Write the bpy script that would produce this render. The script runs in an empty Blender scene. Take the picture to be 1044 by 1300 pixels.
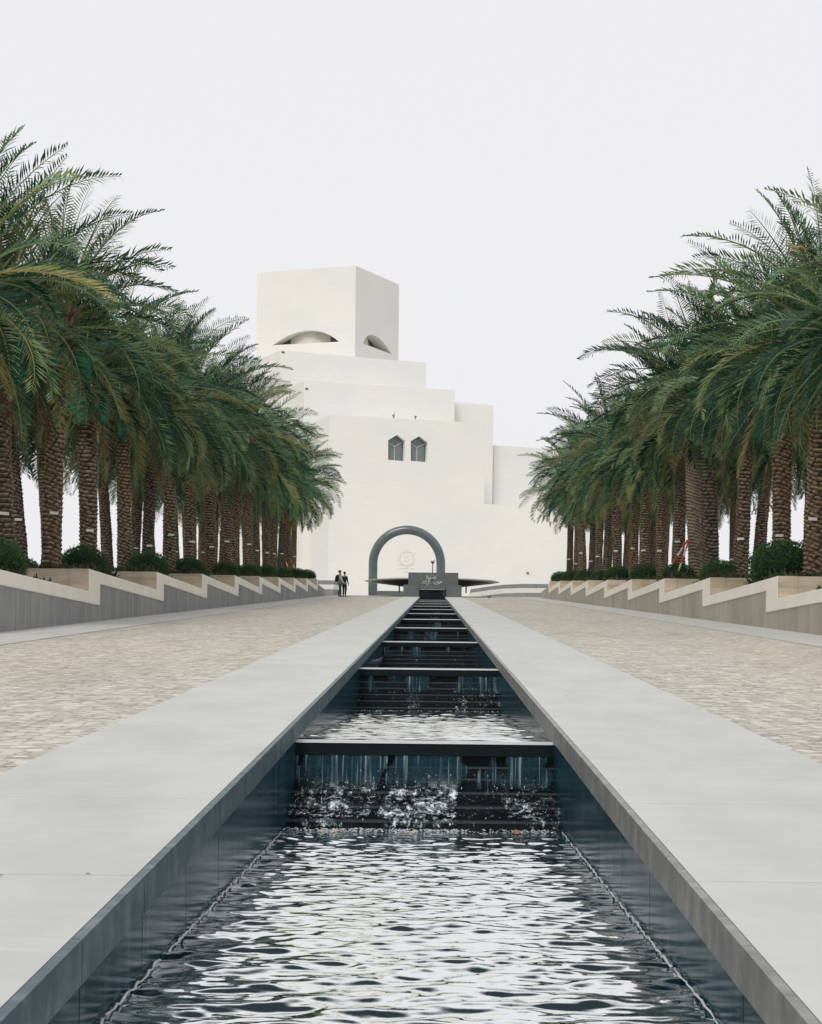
import bpy, bmesh, math, random
import numpy as np
from mathutils import Vector, Matrix
C = bpy.context.scene.collection
R = math.radians
F, PX, PY, ROLL = 2400.0, 549.0, 856.0, R(0.6)      # focal length, eye axis and roll of the photograph
S, HC = 115/2400, 0.903                             # ramp slope, coping plane below the eye
YE = 138.0                                          # top of the ramp
def ramp(y): return -HC + S*min(y, YE)
ZP = ramp(YE)                                       # plaza level
def unroll(px, py):
    dx, dy = px-PX, py-PY; c, s = math.cos(ROLL), math.sin(ROLL)
    return dx*c+dy*s, -dx*s+dy*c
def at(px, py, Y):
    dx, dy = unroll(px, py)
    return Vector((dx*Y/F, Y, -dy*Y/F))

# ------------------------------------------------------------------ helpers
class MB:
    def __init__(s): s.v=[]; s.f=[]; s.mi=[]; s.uv=None
    def add(s, vs, fs, m=0):
        n=len(s.v); s.v.extend([tuple(v) for v in vs])
        for f in fs: s.f.append([i+n for i in f]); s.mi.append(m)
    def box(s, x0,x1,y0,y1,z0,z1, m=0):
        vs=[(x,y,z) for z in (z0,z1) for y in (y0,y1) for x in (x0,x1)]
        s.add(vs, [(0,2,3,1),(4,5,7,6),(0,1,5,4),(2,6,7,3),(0,4,6,2),(1,3,7,5)], m)
    def slab(s, x0,x1,y0,y1,zt0,zt1,th, m=0, tilt=0):
        """box whose top runs from zt0 at y0 to zt1 at y1; tilt lowers the x1 edge"""
        vs=[]
        for d in (th,0):
            for (y,z) in ((y0,zt0),(y1,zt1)):
                vs += [(x0,y,z-d),(x1,y,z-d-tilt)]
        s.add(vs, [(0,2,3,1),(4,5,7,6),(0,1,5,4),(2,6,7,3),(0,4,6,2),(1,3,7,5)], m)
    def prism(s, poly, axis, a, b, m=0):
        """poly (u,z) extruded along axis 'x' (poly=(y,z)) or 'y' (poly=(x,z)) or 'z' (poly=(x,y))"""
        n=len(poly)
        def P(p,t): return (t,p[0],p[1]) if axis=='x' else ((p[0],t,p[1]) if axis=='y' else (p[0],p[1],t))
        vs=[P(p,a) for p in poly]+[P(p,b) for p in poly]
        fs=[list(range(n))[::-1], list(range(n,2*n))]+[(i,(i+1)%n,n+(i+1)%n,n+i) for i in range(n)]
        s.add(vs, fs, m)
    def tube(s, pts, rad, n=8, m=0, cap=True):
        pts=[Vector(p) for p in pts]; rs=rad if isinstance(rad,(list,tuple)) else [rad]*len(pts)
        base=len(s.v); up=None
        for i,p in enumerate(pts):
            t=(pts[min(i+1,len(pts)-1)]-pts[max(i-1,0)]).normalized()
            a=t.orthogonal() if up is None else (up-t*up.dot(t))
            a.normalize(); up=a; b=t.cross(a)
            for k in range(n):
                th=2*math.pi*k/n; s.v.append(tuple(p+(a*math.cos(th)+b*math.sin(th))*rs[i]))
        for i in range(len(pts)-1):
            for k in range(n):
                s.f.append([base+i*n+k, base+i*n+(k+1)%n, base+(i+1)*n+(k+1)%n, base+(i+1)*n+k]); s.mi.append(m)
        if cap:
            s.f.append([base+k for k in range(n)][::-1]); s.mi.append(m)
            s.f.append([base+(len(pts)-1)*n+k for k in range(n)]); s.mi.append(m)
    def lathe(s, prof, cx=0, cy=0, n=24, m=0, ph=0):
        base=len(s.v)
        for r,z in prof:
            for k in range(n):
                a=2*math.pi*k/n+ph; s.v.append((cx+r*math.cos(a), cy+r*math.sin(a), z))
        for i in range(len(prof)-1):
            for k in range(n):
                s.f.append([base+i*n+k, base+i*n+(k+1)%n, base+(i+1)*n+(k+1)%n, base+(i+1)*n+k]); s.mi.append(m)
    def ball(s, c, r, n=8, sc=(1,1,1), m=0):
        c=Vector(c); base=len(s.v); nn=n//2
        for i in range(nn+1):
            ph=math.pi*i/nn
            for k in range(n):
                a=2*math.pi*k/n
                s.v.append((c.x+r*sc[0]*math.sin(ph)*math.cos(a), c.y+r*sc[1]*math.sin(ph)*math.sin(a), c.z+r*sc[2]*math.cos(ph)))
        for i in range(nn):
            for k in range(n):
                s.f.append([base+i*n+k, base+(i+1)*n+k, base+(i+1)*n+(k+1)%n, base+i*n+(k+1)%n]); s.mi.append(m)
    def mesh(s, name, mats, smooth=False):
        me=bpy.data.meshes.new(name); me.from_pydata(s.v, [], s.f)
        for m in (mats if isinstance(mats,(list,tuple)) else [mats]): me.materials.append(m)
        if any(s.mi): me.polygons.foreach_set('material_index', s.mi)
        if smooth: me.polygons.foreach_set('use_smooth', [True]*len(me.polygons))
        me.update(); return me
    def build(s, name, mats, parent=None, smooth=False, bevel=0):
        me=s.mesh(name, mats, smooth)
        if bevel:
            bm=bmesh.new(); bm.from_mesh(me); bmesh.ops.remove_doubles(bm, verts=bm.verts, dist=1e-5)
            bmesh.ops.bevel(bm, geom=[e for e in bm.edges if e.is_manifold and e.calc_face_angle(0)>0.6], offset=bevel, segments=2, affect='EDGES')
            bm.to_mesh(me); bm.free()
        return link(name, me, parent)
def link(name, me, parent=None):
    o=bpy.data.objects.new(name, me); C.objects.link(o)
    if parent is not None: o.parent=parent
    return o
def tag(o, label=None, cat=None, group=None, kind=None):
    if label: o['label']=label
    if cat: o['category']=cat
    if group: o['group']=group
    if kind: o['kind']=kind
    return o
def empty(name, loc=(0,0,0), rz=0, label=None, cat=None, group=None):
    o=bpy.data.objects.new(name, None); C.objects.link(o); o.location=loc; o.rotation_euler=(0,0,rz); o.empty_display_size=.3
    return tag(o, label, cat, group)

# ------------------------------------------------------------------ materials
def mat(name, col, rough=.7, spec=.3, metal=0, ior=None):
    m=bpy.data.materials.new(name); m.use_nodes=True
    b=m.node_tree.nodes['Principled BSDF']
    b.inputs['Base Color'].default_value=(*col,1); b.inputs['Roughness'].default_value=rough
    b.inputs['Specular IOR Level'].default_value=spec; b.inputs['Metallic'].default_value=metal
    if ior: b.inputs['IOR'].default_value=ior
    return m
class NT:
    """tiny node-tree writer"""
    def __init__(s, m): s.t=m.node_tree; s.b=s.t.nodes['Principled BSDF']; s._co=None
    def n(s, ty, **kw):
        x=s.t.nodes.new(ty)
        for k,v in kw.items():
            if k in x.inputs: x.inputs[k].default_value=v
            else: setattr(x,k,v)
        return x
    def l(s, a, b): s.t.links.new(a,b)
    def co(s, which='Object', scale=(1,1,1), rot=(0,0,0)):
        tc=s.n('ShaderNodeTexCoord'); mp=s.n('ShaderNodeMapping'); mp.inputs['Scale'].default_value=scale; mp.inputs['Rotation'].default_value=rot
        s.l(tc.outputs[which], mp.inputs['Vector']); return mp.outputs['Vector']
    def noise(s, vec, scale=5, detail=4, rough=.55):
        x=s.n('ShaderNodeTexNoise'); x.inputs['Scale'].default_value=scale; x.inputs['Detail'].default_value=detail; x.inputs['Roughness'].default_value=rough
        s.l(vec, x.inputs['Vector']); return x.outputs['Fac']
    def ramp(s, fac, stops):
        x=s.n('ShaderNodeValToRGB'); e=x.color_ramp.elements
        while len(e)<len(stops): e.new(.5)
        for i,(p,c) in enumerate(stops):
            e[i].position=p; e[i].color=(*c,1) if len(c)==3 else c
        s.l(fac, x.inputs['Fac']); return x.outputs['Color']
    def mix(s, fac, a, b, mode='MIX'):
        x=s.n('ShaderNodeMix', data_type='RGBA', blend_type=mode)
        for sock,v in ((x.inputs[0],fac),(x.inputs[6],a),(x.inputs[7],b)):
            if isinstance(v,(int,float)): sock.default_value=v
            elif isinstance(v,tuple): sock.default_value=(*v,1)
            else: s.l(v,sock)
        return x.outputs[2]
    def math(s, op, a, b=0, clamp=False):
        x=s.n('ShaderNodeMath', operation=op); x.use_clamp=clamp
        for i,v in enumerate((a,b)):
            if isinstance(v,(int,float)): x.inputs[i].default_value=v
            else: s.l(v,x.inputs[i])
        return x.outputs[0]
    def bump(s, h, strength=.3, dist=.01, prev=None):
        x=s.n('ShaderNodeBump'); x.inputs['Strength'].default_value=strength; x.inputs['Distance'].default_value=dist
        s.l(h,x.inputs['Height'])
        if prev: s.l(prev,x.inputs['Normal'])
        return x.outputs['Normal']
    def col(s, c): s.l(c, s.b.inputs['Base Color'])
    def nrm(s, c): s.l(c, s.b.inputs['Normal'])
def mottled(name, c1, c2, scale=2, rough=.75, bump=.3, bscale=40, streak=None, spec=.3, rotz=0):
    m=mat(name, c1, rough, spec); t=NT(m)
    a=t.noise(t.co(), scale, 6, .6)
    c=t.ramp(a, [(.35,c1),(.68,c2)])
    if streak:
        v=t.co('Object', streak); st=t.noise(v, 1, 5, .6)
        c=t.mix(t.math('MULTIPLY', t.math('SUBTRACT', st, .45, True), 3, True), c, tuple(x*.62 for x in c1))
    t.col(c)
    if bump: t.nrm(t.bump(t.noise(t.co(), bscale, 5, .6), bump, .01))
    return m
M={}
# limestone of the building: faint courses of blocks, on vertical faces
def limestone(name, c1, c2, bw=1.2, bh=.45):
    m=mat(name, c1, .8, .2); t=NT(m)
    tc=t.n('ShaderNodeTexCoord'); sp=t.n('ShaderNodeSeparateXYZ'); t.l(tc.outputs['Object'], sp.inputs[0])
    cb=t.n('ShaderNodeCombineXYZ'); t.l(t.math('ADD', sp.outputs[0], t.math('MULTIPLY', sp.outputs[1], .83)), cb.inputs[0]); t.l(sp.outputs[2], cb.inputs[1])
    br=t.n('ShaderNodeTexBrick'); t.l(cb.outputs[0], br.inputs['Vector'])
    br.inputs['Scale'].default_value=1; br.inputs['Brick Width'].default_value=bw; br.inputs['Row Height'].default_value=bh
    br.inputs['Mortar Size'].default_value=.012; br.inputs['Mortar Smooth'].default_value=.4
    br.inputs['Color1'].default_value=(*c1,1); br.inputs['Color2'].default_value=(*c2,1)
    br.inputs['Mortar'].default_value=(*[x*.8 for x in c1],1)
    big=t.noise(t.co('Object',(1,1,1.6)), .12, 5, .6)
    t.col(t.mix(.62, br.outputs['Color'], t.ramp(big, [(.3,(c1[0]*.95,c1[1]*.965,c1[2]*.97)),(.68,(min(1,c2[0]*1.04),c2[1]*1.02,c2[2]*.97))])))
    t.nrm(t.bump(br.outputs['Fac'], -.12, .02))
    return m
M['lime']=limestone('pale_limestone', (.73,.735,.72), (.77,.77,.755))
M['lime_trim']=mottled('limestone_trim', (.76,.74,.69), (.80,.78,.73), 3)
M['glass_dark']=mat('dark_window_glass', (.16,.20,.195), .25, .5)
M['mullion']=mat('pale_mullion', (.50,.53,.51), .5)
M['niche']=mottled('niche_vault_plaster', (.55,.52,.45), (.66,.63,.56), 1.2)
M['niche_dark']=mat('niche_bronze', (.085,.085,.075), .5)
M['ring']=mottled('brushed_arch_stone', (.07,.095,.105), (.12,.14,.15), 1.1, .22, .05, spec=.6)
M['greystone']=mottled('grey_fountain_stone', (.115,.132,.132), (.145,.16,.158), 1.5, .5, .15)
M['band']=mottled('grey_band_stone', (.20,.21,.21), (.26,.265,.26), 2)
M['terrace_white']=mottled('white_terrace_stone', (.70,.69,.65), (.78,.77,.74), 2)
M['basin']=mottled('dark_basin_stone', (.016,.030,.038), (.03,.045,.052), 2, .4)
M['basin_rim']=mat('basin_rim_stone', (.42,.42,.40), .4)
M['script']=mat('pale_inlay_metal', (.80,.80,.78), .4)
# coping slabs
m=mat('coping_stone', (.50,.51,.50), .62, .35); t=NT(m)
a=t.noise(t.co('Object',(1.3,.6,1)), 1.2, 7, .62); b=t.noise(t.co('Object',(.5,5,1)), 2.2, 5, .6)
c=t.ramp(a, [(.3,(.435,.445,.415)),(.55,(.505,.515,.482)),(.75,(.555,.56,.525))])
c=t.mix(t.math('MULTIPLY', t.math('SUBTRACT', b, .56, True), 2.6, True), c, (.62,.62,.585))
b2=t.noise(t.co('Object',(.35,7,1),(0,0,.04)), 3.1, 6, .7)
c=t.mix(t.math('MULTIPLY', t.math('SUBTRACT', b2, .60, True), 4, True), c, (.40,.41,.39))
b3=t.noise(t.co('Object',(1,1,1)), 1.9, 8, .75)
c=t.mix(t.math('MULTIPLY', t.math('SUBTRACT', b3, .57, True), 2.5, True), c, (.46,.465,.44))
c=t.mix(t.math('MULTIPLY', t.math('SUBTRACT', t.noise(t.co(), 26, 3, .7), .69, True), 6, True), c, (.30,.29,.26))
t.col(c); t.nrm(t.bump(t.noise(t.co(), 90, 4, .7), .15, .004)); M['coping']=m
# coping face, water stained; left painted in shade tones, right in sunlit ones
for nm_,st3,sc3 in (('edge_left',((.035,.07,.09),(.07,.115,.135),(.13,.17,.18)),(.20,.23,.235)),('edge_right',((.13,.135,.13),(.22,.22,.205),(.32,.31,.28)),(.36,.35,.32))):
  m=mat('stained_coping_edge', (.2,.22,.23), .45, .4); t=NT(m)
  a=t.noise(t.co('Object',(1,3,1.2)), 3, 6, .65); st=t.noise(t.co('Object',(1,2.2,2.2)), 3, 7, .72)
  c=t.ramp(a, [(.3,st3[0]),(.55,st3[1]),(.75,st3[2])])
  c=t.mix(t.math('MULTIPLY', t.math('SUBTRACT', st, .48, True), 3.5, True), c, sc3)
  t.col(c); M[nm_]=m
# polished channel panels
m=mat('polished_wet_panel', (.02,.045,.06), .16, .2); t=NT(m)
st=t.noise(t.co('Object',(1,9,.5)), 1, 6, .65)
c=t.ramp(st, [(.3,(.004,.020,.032)),(.5,(.010,.042,.062)),(.60,(.022,.065,.085)),(.74,(.08,.13,.145))])
t.col(c); M['panel']=m; m.node_tree.nodes['Principled BSDF'].inputs['Specular IOR Level'].default_value=.015
M['riser']=mottled('black_wet_stone', (.002,.006,.008), (.006,.012,.015), 6, .45, .6, 25, spec=.18)
M['bar']=mottled('black_lip_stone', (.003,.007,.010), (.006,.011,.014), 5, .5, .2, spec=.15)
M['lipedge0']=mat('pale_mineral_waterline', (.50,.54,.55), .3, .5)  # pale colour stands for sky reflected in the meniscus
M['joint']=mat('joint_shadow_grout', (.03,.035,.035), .9)  # dark grout seen through the slab gaps
# cobbles
m=mat('sett_paving', (.4,.37,.32), .85, .2); t=NT(m)
wv=t.n('ShaderNodeTexNoise'); wv.inputs['Scale'].default_value=2.6; wv.inputs['Detail'].default_value=3; t.l(t.co(), wv.inputs['Vector'])
off=t.n('ShaderNodeVectorMath', operation='MULTIPLY_ADD'); t.l(wv.outputs['Color'], off.inputs[0]); off.inputs[1].default_value=(.12,.12,0); t.l(t.co(), off.inputs[2])
sc_=t.n('ShaderNodeVectorMath', operation='MULTIPLY'); t.l(off.outputs[0], sc_.inputs[0]); sc_.inputs[1].default_value=(9.0,12.0,0)
ve=t.n('ShaderNodeTexVoronoi'); ve.feature='DISTANCE_TO_EDGE'; ve.inputs['Scale'].default_value=1; ve.inputs['Randomness'].default_value=.62; t.l(sc_.outputs[0], ve.inputs['Vector'])
vc=t.n('ShaderNodeTexVoronoi'); vc.inputs['Scale'].default_value=1; vc.inputs['Randomness'].default_value=.62; t.l(sc_.outputs[0], vc.inputs['Vector'])
bw_=t.n('ShaderNodeRGBToBW'); t.l(vc.outputs['Color'], bw_.inputs[0])
c=t.ramp(bw_.outputs[0], [(.15,(.40,.385,.335)),(.5,(.55,.53,.46)),(.85,(.68,.655,.57))])
joint=t.math('SUBTRACT', 1, t.math('MULTIPLY', ve.outputs['Distance'], 7.5), True)
jm=t.math('MULTIPLY', t.math('MULTIPLY', joint, .9), t.math('MULTIPLY', t.math('SUBTRACT', t.noise(t.co('Object',(.8,1.3,1)), 3.7, 5, .7), .36, True), 4.5, True))
c=t.mix(jm, c, (.20,.185,.16))
pink=t.noise(t.co('Object',(.5,.22,1)), .55, 5, .6)
c=t.mix(t.math('MULTIPLY', t.math('SUBTRACT', pink, .46, True), 2.4, True), c, (1.06,.93,.86), 'MULTIPLY')
grey=t.noise(t.co('Object',(.6,.16,1),(0,0,.3)), .8, 5, .65)
c=t.mix(t.math('MULTIPLY', t.math('SUBTRACT', grey, .50, True), 2.6, True), c, (.68,.70,.70), 'MULTIPLY')
dk=t.noise(t.co('Object',(1.2,1,1)), 3.2, 4, .7)
c=t.mix(t.math('MULTIPLY', t.math('SUBTRACT', dk, .56, True), 3.4, True), c, (.60,.57,.54), 'MULTIPLY')
st_=t.noise(t.co('Object',(.35,1.6,1),(0,0,.12)), 4.5, 6, .75)
c=t.mix(t.math('MULTIPLY', t.math('SUBTRACT', st_, .57, True), 4.5, True), c, (.55,.53,.50), 'MULTIPLY')
t.col(c)
h=t.math('MULTIPLY', ve.outputs['Distance'], 5, True)
h2=t.math('ADD', h, t.math('MULTIPLY', t.noise(t.co(), 14, 5, .6), 1.2))
t.nrm(t.bump(h2, .8, .012)); M['cobble']=m
M['apron']=mottled('apron_paving', (.44,.44,.42), (.52,.515,.495), 1.4)
M['plaza']=mottled('plaza_paving', (.50,.48,.43), (.57,.55,.50), .6)
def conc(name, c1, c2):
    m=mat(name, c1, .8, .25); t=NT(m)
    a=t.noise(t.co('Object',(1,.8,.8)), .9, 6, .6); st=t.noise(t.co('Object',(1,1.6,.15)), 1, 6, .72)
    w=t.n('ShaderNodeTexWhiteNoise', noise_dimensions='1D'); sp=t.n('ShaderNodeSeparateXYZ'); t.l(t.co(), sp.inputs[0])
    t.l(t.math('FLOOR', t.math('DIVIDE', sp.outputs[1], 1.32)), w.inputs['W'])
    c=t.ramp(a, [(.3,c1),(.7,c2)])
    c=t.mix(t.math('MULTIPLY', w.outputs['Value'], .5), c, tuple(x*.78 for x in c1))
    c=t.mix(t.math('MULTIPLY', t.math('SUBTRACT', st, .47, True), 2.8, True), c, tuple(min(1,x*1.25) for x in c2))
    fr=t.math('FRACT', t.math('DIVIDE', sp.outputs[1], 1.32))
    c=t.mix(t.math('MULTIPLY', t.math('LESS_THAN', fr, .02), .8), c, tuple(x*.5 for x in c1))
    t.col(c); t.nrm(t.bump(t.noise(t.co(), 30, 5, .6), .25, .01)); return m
M['conc_grey']=conc('grey_board_concrete', (.235,.245,.24), (.32,.325,.315))  # left wall: palm shade put into the concrete colour
M['conc_tan']=conc('tan_board_concrete', (.36,.325,.26), (.43,.395,.32))  # right wall: same concrete with the sun's warmth put into its colour
M['cap']=mottled('cream_cap_stone', (.80,.745,.64), (.87,.83,.74), 1.1, .7, .15)
M['cross']=mottled('veined_tan_stone', (.50,.41,.30), (.62,.54,.42), 1.3, .75, .2, streak=(.6,1,5))
M['soil']=mottled('dark_soil', (.03,.024,.018), (.06,.048,.036), 5, .95, 1, 20)
M['ground']=mottled('sandy_ground', (.36,.32,.25), (.42,.37,.30), .05, .95, 0)
# palms
def leafmat(name, stops, trans=.22, hv=.7):
    m=mat(name, (.05,.08,.03), .5, .25); t=NT(m)
    at_=t.n('ShaderNodeAttribute'); at_.attribute_name='age'  # on palm fronds 'age' also carries painted highlight and shade contrast
    oi=t.n('ShaderNodeObjectInfo')
    c=t.ramp(at_.outputs['Fac'], stops)
    hs=t.n('ShaderNodeHueSaturation'); t.l(c, hs.inputs['Color'])
    t.l(t.math('ADD', t.math('MULTIPLY', oi.outputs['Random'], .05), .475), hs.inputs['Hue'])
    t.l(t.math('ADD', t.math('MULTIPLY', oi.outputs['Random'], hv), 1-hv/2), hs.inputs['Value'])
    t.col(hs.outputs['Color'])
    tr=t.n('ShaderNodeBsdfTranslucent'); t.l(hs.outputs['Color'], tr.inputs['Color'])
    mx=t.n('ShaderNodeMixShader'); mx.inputs[0].default_value=trans
    out=[n for n in t.t.nodes if n.type=='OUTPUT_MATERIAL'][0]
    t.l(t.b.outputs[0], mx.inputs[1]); t.l(tr.outputs[0], mx.inputs[2]); t.l(mx.outputs[0], out.inputs['Surface'])
    return m
M['frond']=leafmat('palm_frond', [(0,(.006,.032,.024)),(.26,(.028,.080,.045)),(.44,(.085,.16,.075)),(.62,(.22,.31,.15)),(.82,(.30,.28,.10)),(1,(.22,.13,.06))])  # green stops paint highlight and deep-shade contrast; yellow and brown are age
M['shrub']=leafmat('shrub_leaf', [(0,(.022,.075,.03)),(1,(.07,.17,.05))], .15, .2)
M['cover']=leafmat('ground_cover_leaf', [(0,(.03,.042,.022)),(.75,(.05,.065,.03)),(1,(.10,.085,.05))], .1, .2)
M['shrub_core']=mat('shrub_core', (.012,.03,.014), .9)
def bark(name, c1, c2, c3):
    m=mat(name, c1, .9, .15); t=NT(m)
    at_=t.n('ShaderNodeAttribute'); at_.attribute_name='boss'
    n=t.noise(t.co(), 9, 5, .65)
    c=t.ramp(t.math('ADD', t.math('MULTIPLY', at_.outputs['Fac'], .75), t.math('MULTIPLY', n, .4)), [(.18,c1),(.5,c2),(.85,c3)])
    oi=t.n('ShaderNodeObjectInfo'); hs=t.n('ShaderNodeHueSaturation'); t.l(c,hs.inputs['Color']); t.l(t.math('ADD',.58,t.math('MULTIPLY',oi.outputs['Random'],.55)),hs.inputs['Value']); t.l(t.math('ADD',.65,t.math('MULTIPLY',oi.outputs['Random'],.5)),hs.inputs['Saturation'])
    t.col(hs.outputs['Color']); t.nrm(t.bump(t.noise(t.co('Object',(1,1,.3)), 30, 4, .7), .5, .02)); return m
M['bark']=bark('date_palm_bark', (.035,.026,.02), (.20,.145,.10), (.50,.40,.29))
M['bark_pale']=bark('pale_banded_bark', (.06,.05,.04), (.26,.21,.16), (.50,.43,.34))
M['boot']=mat('frond_boot', (.10,.085,.05), .9)
M['bag']=mottled('green_net_bag', (.008,.15,.09), (.014,.21,.13), 12, .8, .5, 60)
M['stalk']=mat('fruit_stalk', (.30,.26,.08), .7)
M['plate']=mat('white_tree_tag', (.72,.72,.68), .5)
M['red']=mottled('red_prop_paint', (.42,.07,.035), (.5,.10,.05), 6)
M['white']=mottled('white_prop_paint', (.62,.58,.52), (.7,.67,.6), 6)

# ------------------------------------------------------------------ world, sun, camera
sc=bpy.context.scene
w=bpy.data.worlds.new('World'); sc.world=w; w.use_nodes=True; nt=w.node_tree
bg=nt.nodes['Background']; bg.inputs['Strength'].default_value=.1
sky=nt.nodes.new('ShaderNodeTexSky'); sky.sky_type='NISHITA'; sky.sun_disc=False
SUN_EL, SUN_AZ = R(46), R(-163)        # azimuth from +Y, clockwise positive: sun behind the camera to the left
sky.sun_elevation=SUN_EL; sky.sun_rotation=SUN_AZ; sky.dust_density=5; sky.air_density=1; sky.ozone_density=1
hs=nt.nodes.new('ShaderNodeHueSaturation'); hs.inputs['Saturation'].default_value=.25; hs.inputs['Value'].default_value=1
mx=nt.nodes.new('ShaderNodeMix'); mx.data_type='RGBA'; mx.inputs[0].default_value=.94; mx.inputs[7].default_value=(8.92,8.92,9.2,1)
nt.links.new(sky.outputs[0], hs.inputs['Color']); nt.links.new(hs.outputs[0], mx.inputs[6]); nt.links.new(mx.outputs[2], bg.inputs['Color'])
sun=bpy.data.lights.new('sun','SUN'); sun.energy=1.5; sun.angle=R(20); sun.color=(1,.96,.89)
so=bpy.data.objects.new('sun', sun); C.objects.link(so)
sd=Vector((math.sin(SUN_AZ)*math.cos(SUN_EL), math.cos(SUN_AZ)*math.cos(SUN_EL), math.sin(SUN_EL)))
so.rotation_euler=sd.to_track_quat('Z','Y').to_euler(); so.location=sd*60
cam=bpy.data.cameras.new('camera'); co=bpy.data.objects.new('camera', cam); C.objects.link(co); sc.camera=co
cam.sensor_fit='VERTICAL'; cam.sensor_height=36; cam.lens=36*F/1300; cam.clip_end=8000; cam.clip_start=.05
cam.shift_x=(522-PX)/1300; cam.shift_y=(PY-650)/1300
cr, sr = math.cos(ROLL), math.sin(ROLL)
co.matrix_world=Matrix(((cr,-sr,0,0),(0,0,-1,0),(sr,cr,0,0),(0,0,0,1)))
sc.view_settings.view_transform='Standard'; sc.view_settings.look='None'; sc.view_settings.exposure=0; sc.view_settings.gamma=1
sc.cycles.max_bounces=8; sc.cycles.transparent_max_bounces=12; sc.cycles.use_denoising=True

# ------------------------------------------------------------------ setting
XC=-.044; XI=.83; XO=2.0; XA=6.3; XW=7.87
mb=MB(); mb.add([(-4000,-4000,-3.2),(4000,-4000,-3.2),(4000,4000,-3.2),(-4000,4000,-3.2)],[(0,1,2,3)])
tag(mb.build('ground', M['ground']), kind='structure')
Y0=-12
for sg in (-1,1):
    # cobbled ramp, falls a little towards the wall
    mb=MB(); xs=[XO+.004, XA]; ys=[Y0+i*3 for i in range(51)]; ys[-1]=YE
    V=[]
    for y in ys:
        for x,d in ((XO+.006,.006),(XA,.066)): V.append((sg*x,y,ramp(y)-d))
        
    Fc=[(2*i,2*i+1,2*i+3,2*i+2) if sg>0 else (2*i+2,2*i+3,2*i+1,2*i) for i in range(len(ys)-1)]
    mb.add(V,Fc); tag(mb.build('cobbled_path', M['cobble']), kind='structure')
    mb=MB(); V=[]
    for y in ys:
        for x,d in ((XA,.050),(XW+.3,.062),(XA,.2)): V.append((sg*x,y,ramp(y)-d))
    Fc=[]
    for i in range(len(ys)-1):
        a=3*i; q=[(a,a+1,a+4,a+3),(a+2,a,a+3,a+5)]
        Fc+= q if sg>0 else [tuple(reversed(f)) for f in q]
    mb.add(V,Fc); tag(mb.build('kerb_path', M['apron']), kind='structure')
mb=MB(); mb.add([(-60,YE,ZP-.004),(60,YE,ZP-.004),(60,330,ZP-.004),(-60,330,ZP-.004),(-60,YE,-3.2),(60,YE,-3.2)],[(0,1,2,3),(4,5,1,0)])
tag(mb.build('plaza_ground', M['plaza']), kind='structure')
mb=MB()
mb.add([(-XI-.5,Y0,-2.2),(XI+.5,Y0,-2.2),(XI+.5,130,4.0),(-XI-.5,130,4.0)],[(0,1,2,3)])
tag(mb.build('channel_bed_ground', M['riser']), kind='structure')

# coping walkways with the stained edge, and the panelled channel walls
random.seed(5)
for sg,side in ((-1,'left'),(1,'right')):
    root=empty('stone_coping', (0,0,0), label=f'long pale grey stone coping walkway along the {side} edge of the water channel', cat='coping')
    top=MB(); ed=MB(); P=1.03; y=4.76-17*P
    inner=XC+sg*XI; outer=sg*XO
    k=0
    while y<YE-.1:
        y1=min(y+P, YE); g=.0055
        x0,x1=sorted((inner+sg*.03, outer))
        if k%2==0:
            y2=min(y+2*P, YE)
            top.slab(x0,x1,y+g,y2-g,ramp(y),ramp(y2),.11)
        x0,x1=sorted((inner, inner+sg*.027))
        ed.slab(x0,x1,y+g,y1-g,ramp(y)-.001,ramp(y1)-.001,.115)
        y=y1; k+=1
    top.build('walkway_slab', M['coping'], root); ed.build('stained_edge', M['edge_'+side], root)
    # joint bed under the slabs
    jb=MB(); x0,x1=sorted((inner+sg*.034, outer-sg*.02))
    jb.slab(x0,x1,Y0-1,YE,ramp(Y0-1)-.012,ramp(YE)-.012,.6); jb.build('slab_bed', M['joint'], root)
    wr=MB(); y=4.76-17*P
    while y<126.5:
        y1=y+P; g=.005
        x0,x1=sorted((inner+sg*.006, inner+sg*.05))
        wr.slab(x0,x1,y+g,y1-g,ramp(y)-.119,ramp(y1)-.119,1.25); y=y1
    bk=MB(); x0,x1=sorted((inner+sg*.052, inner+sg*.3)); bk.slab(x0,x1,Y0-1,127,ramp(Y0-1)-.68,ramp(127)-.68,.9)
    wl=MB(); rw=random.Random(4+sg); yy=3.7; xw=inner-sg*.002; pts=[]  # thin pale tubes paint the sky glint along the waterline
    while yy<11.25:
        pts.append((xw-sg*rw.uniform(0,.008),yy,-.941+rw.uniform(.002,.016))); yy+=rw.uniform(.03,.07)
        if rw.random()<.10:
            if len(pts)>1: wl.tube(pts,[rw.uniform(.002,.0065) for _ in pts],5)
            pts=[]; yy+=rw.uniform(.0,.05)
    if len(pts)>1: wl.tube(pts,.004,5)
    o=wr.build('channel_wall', M['panel']); wl.build('waterline_edge', M['lipedge0'], o, True); tag(o, f'dark polished panels lining the {side} side of the stepped water channel', 'channel wall')

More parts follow.
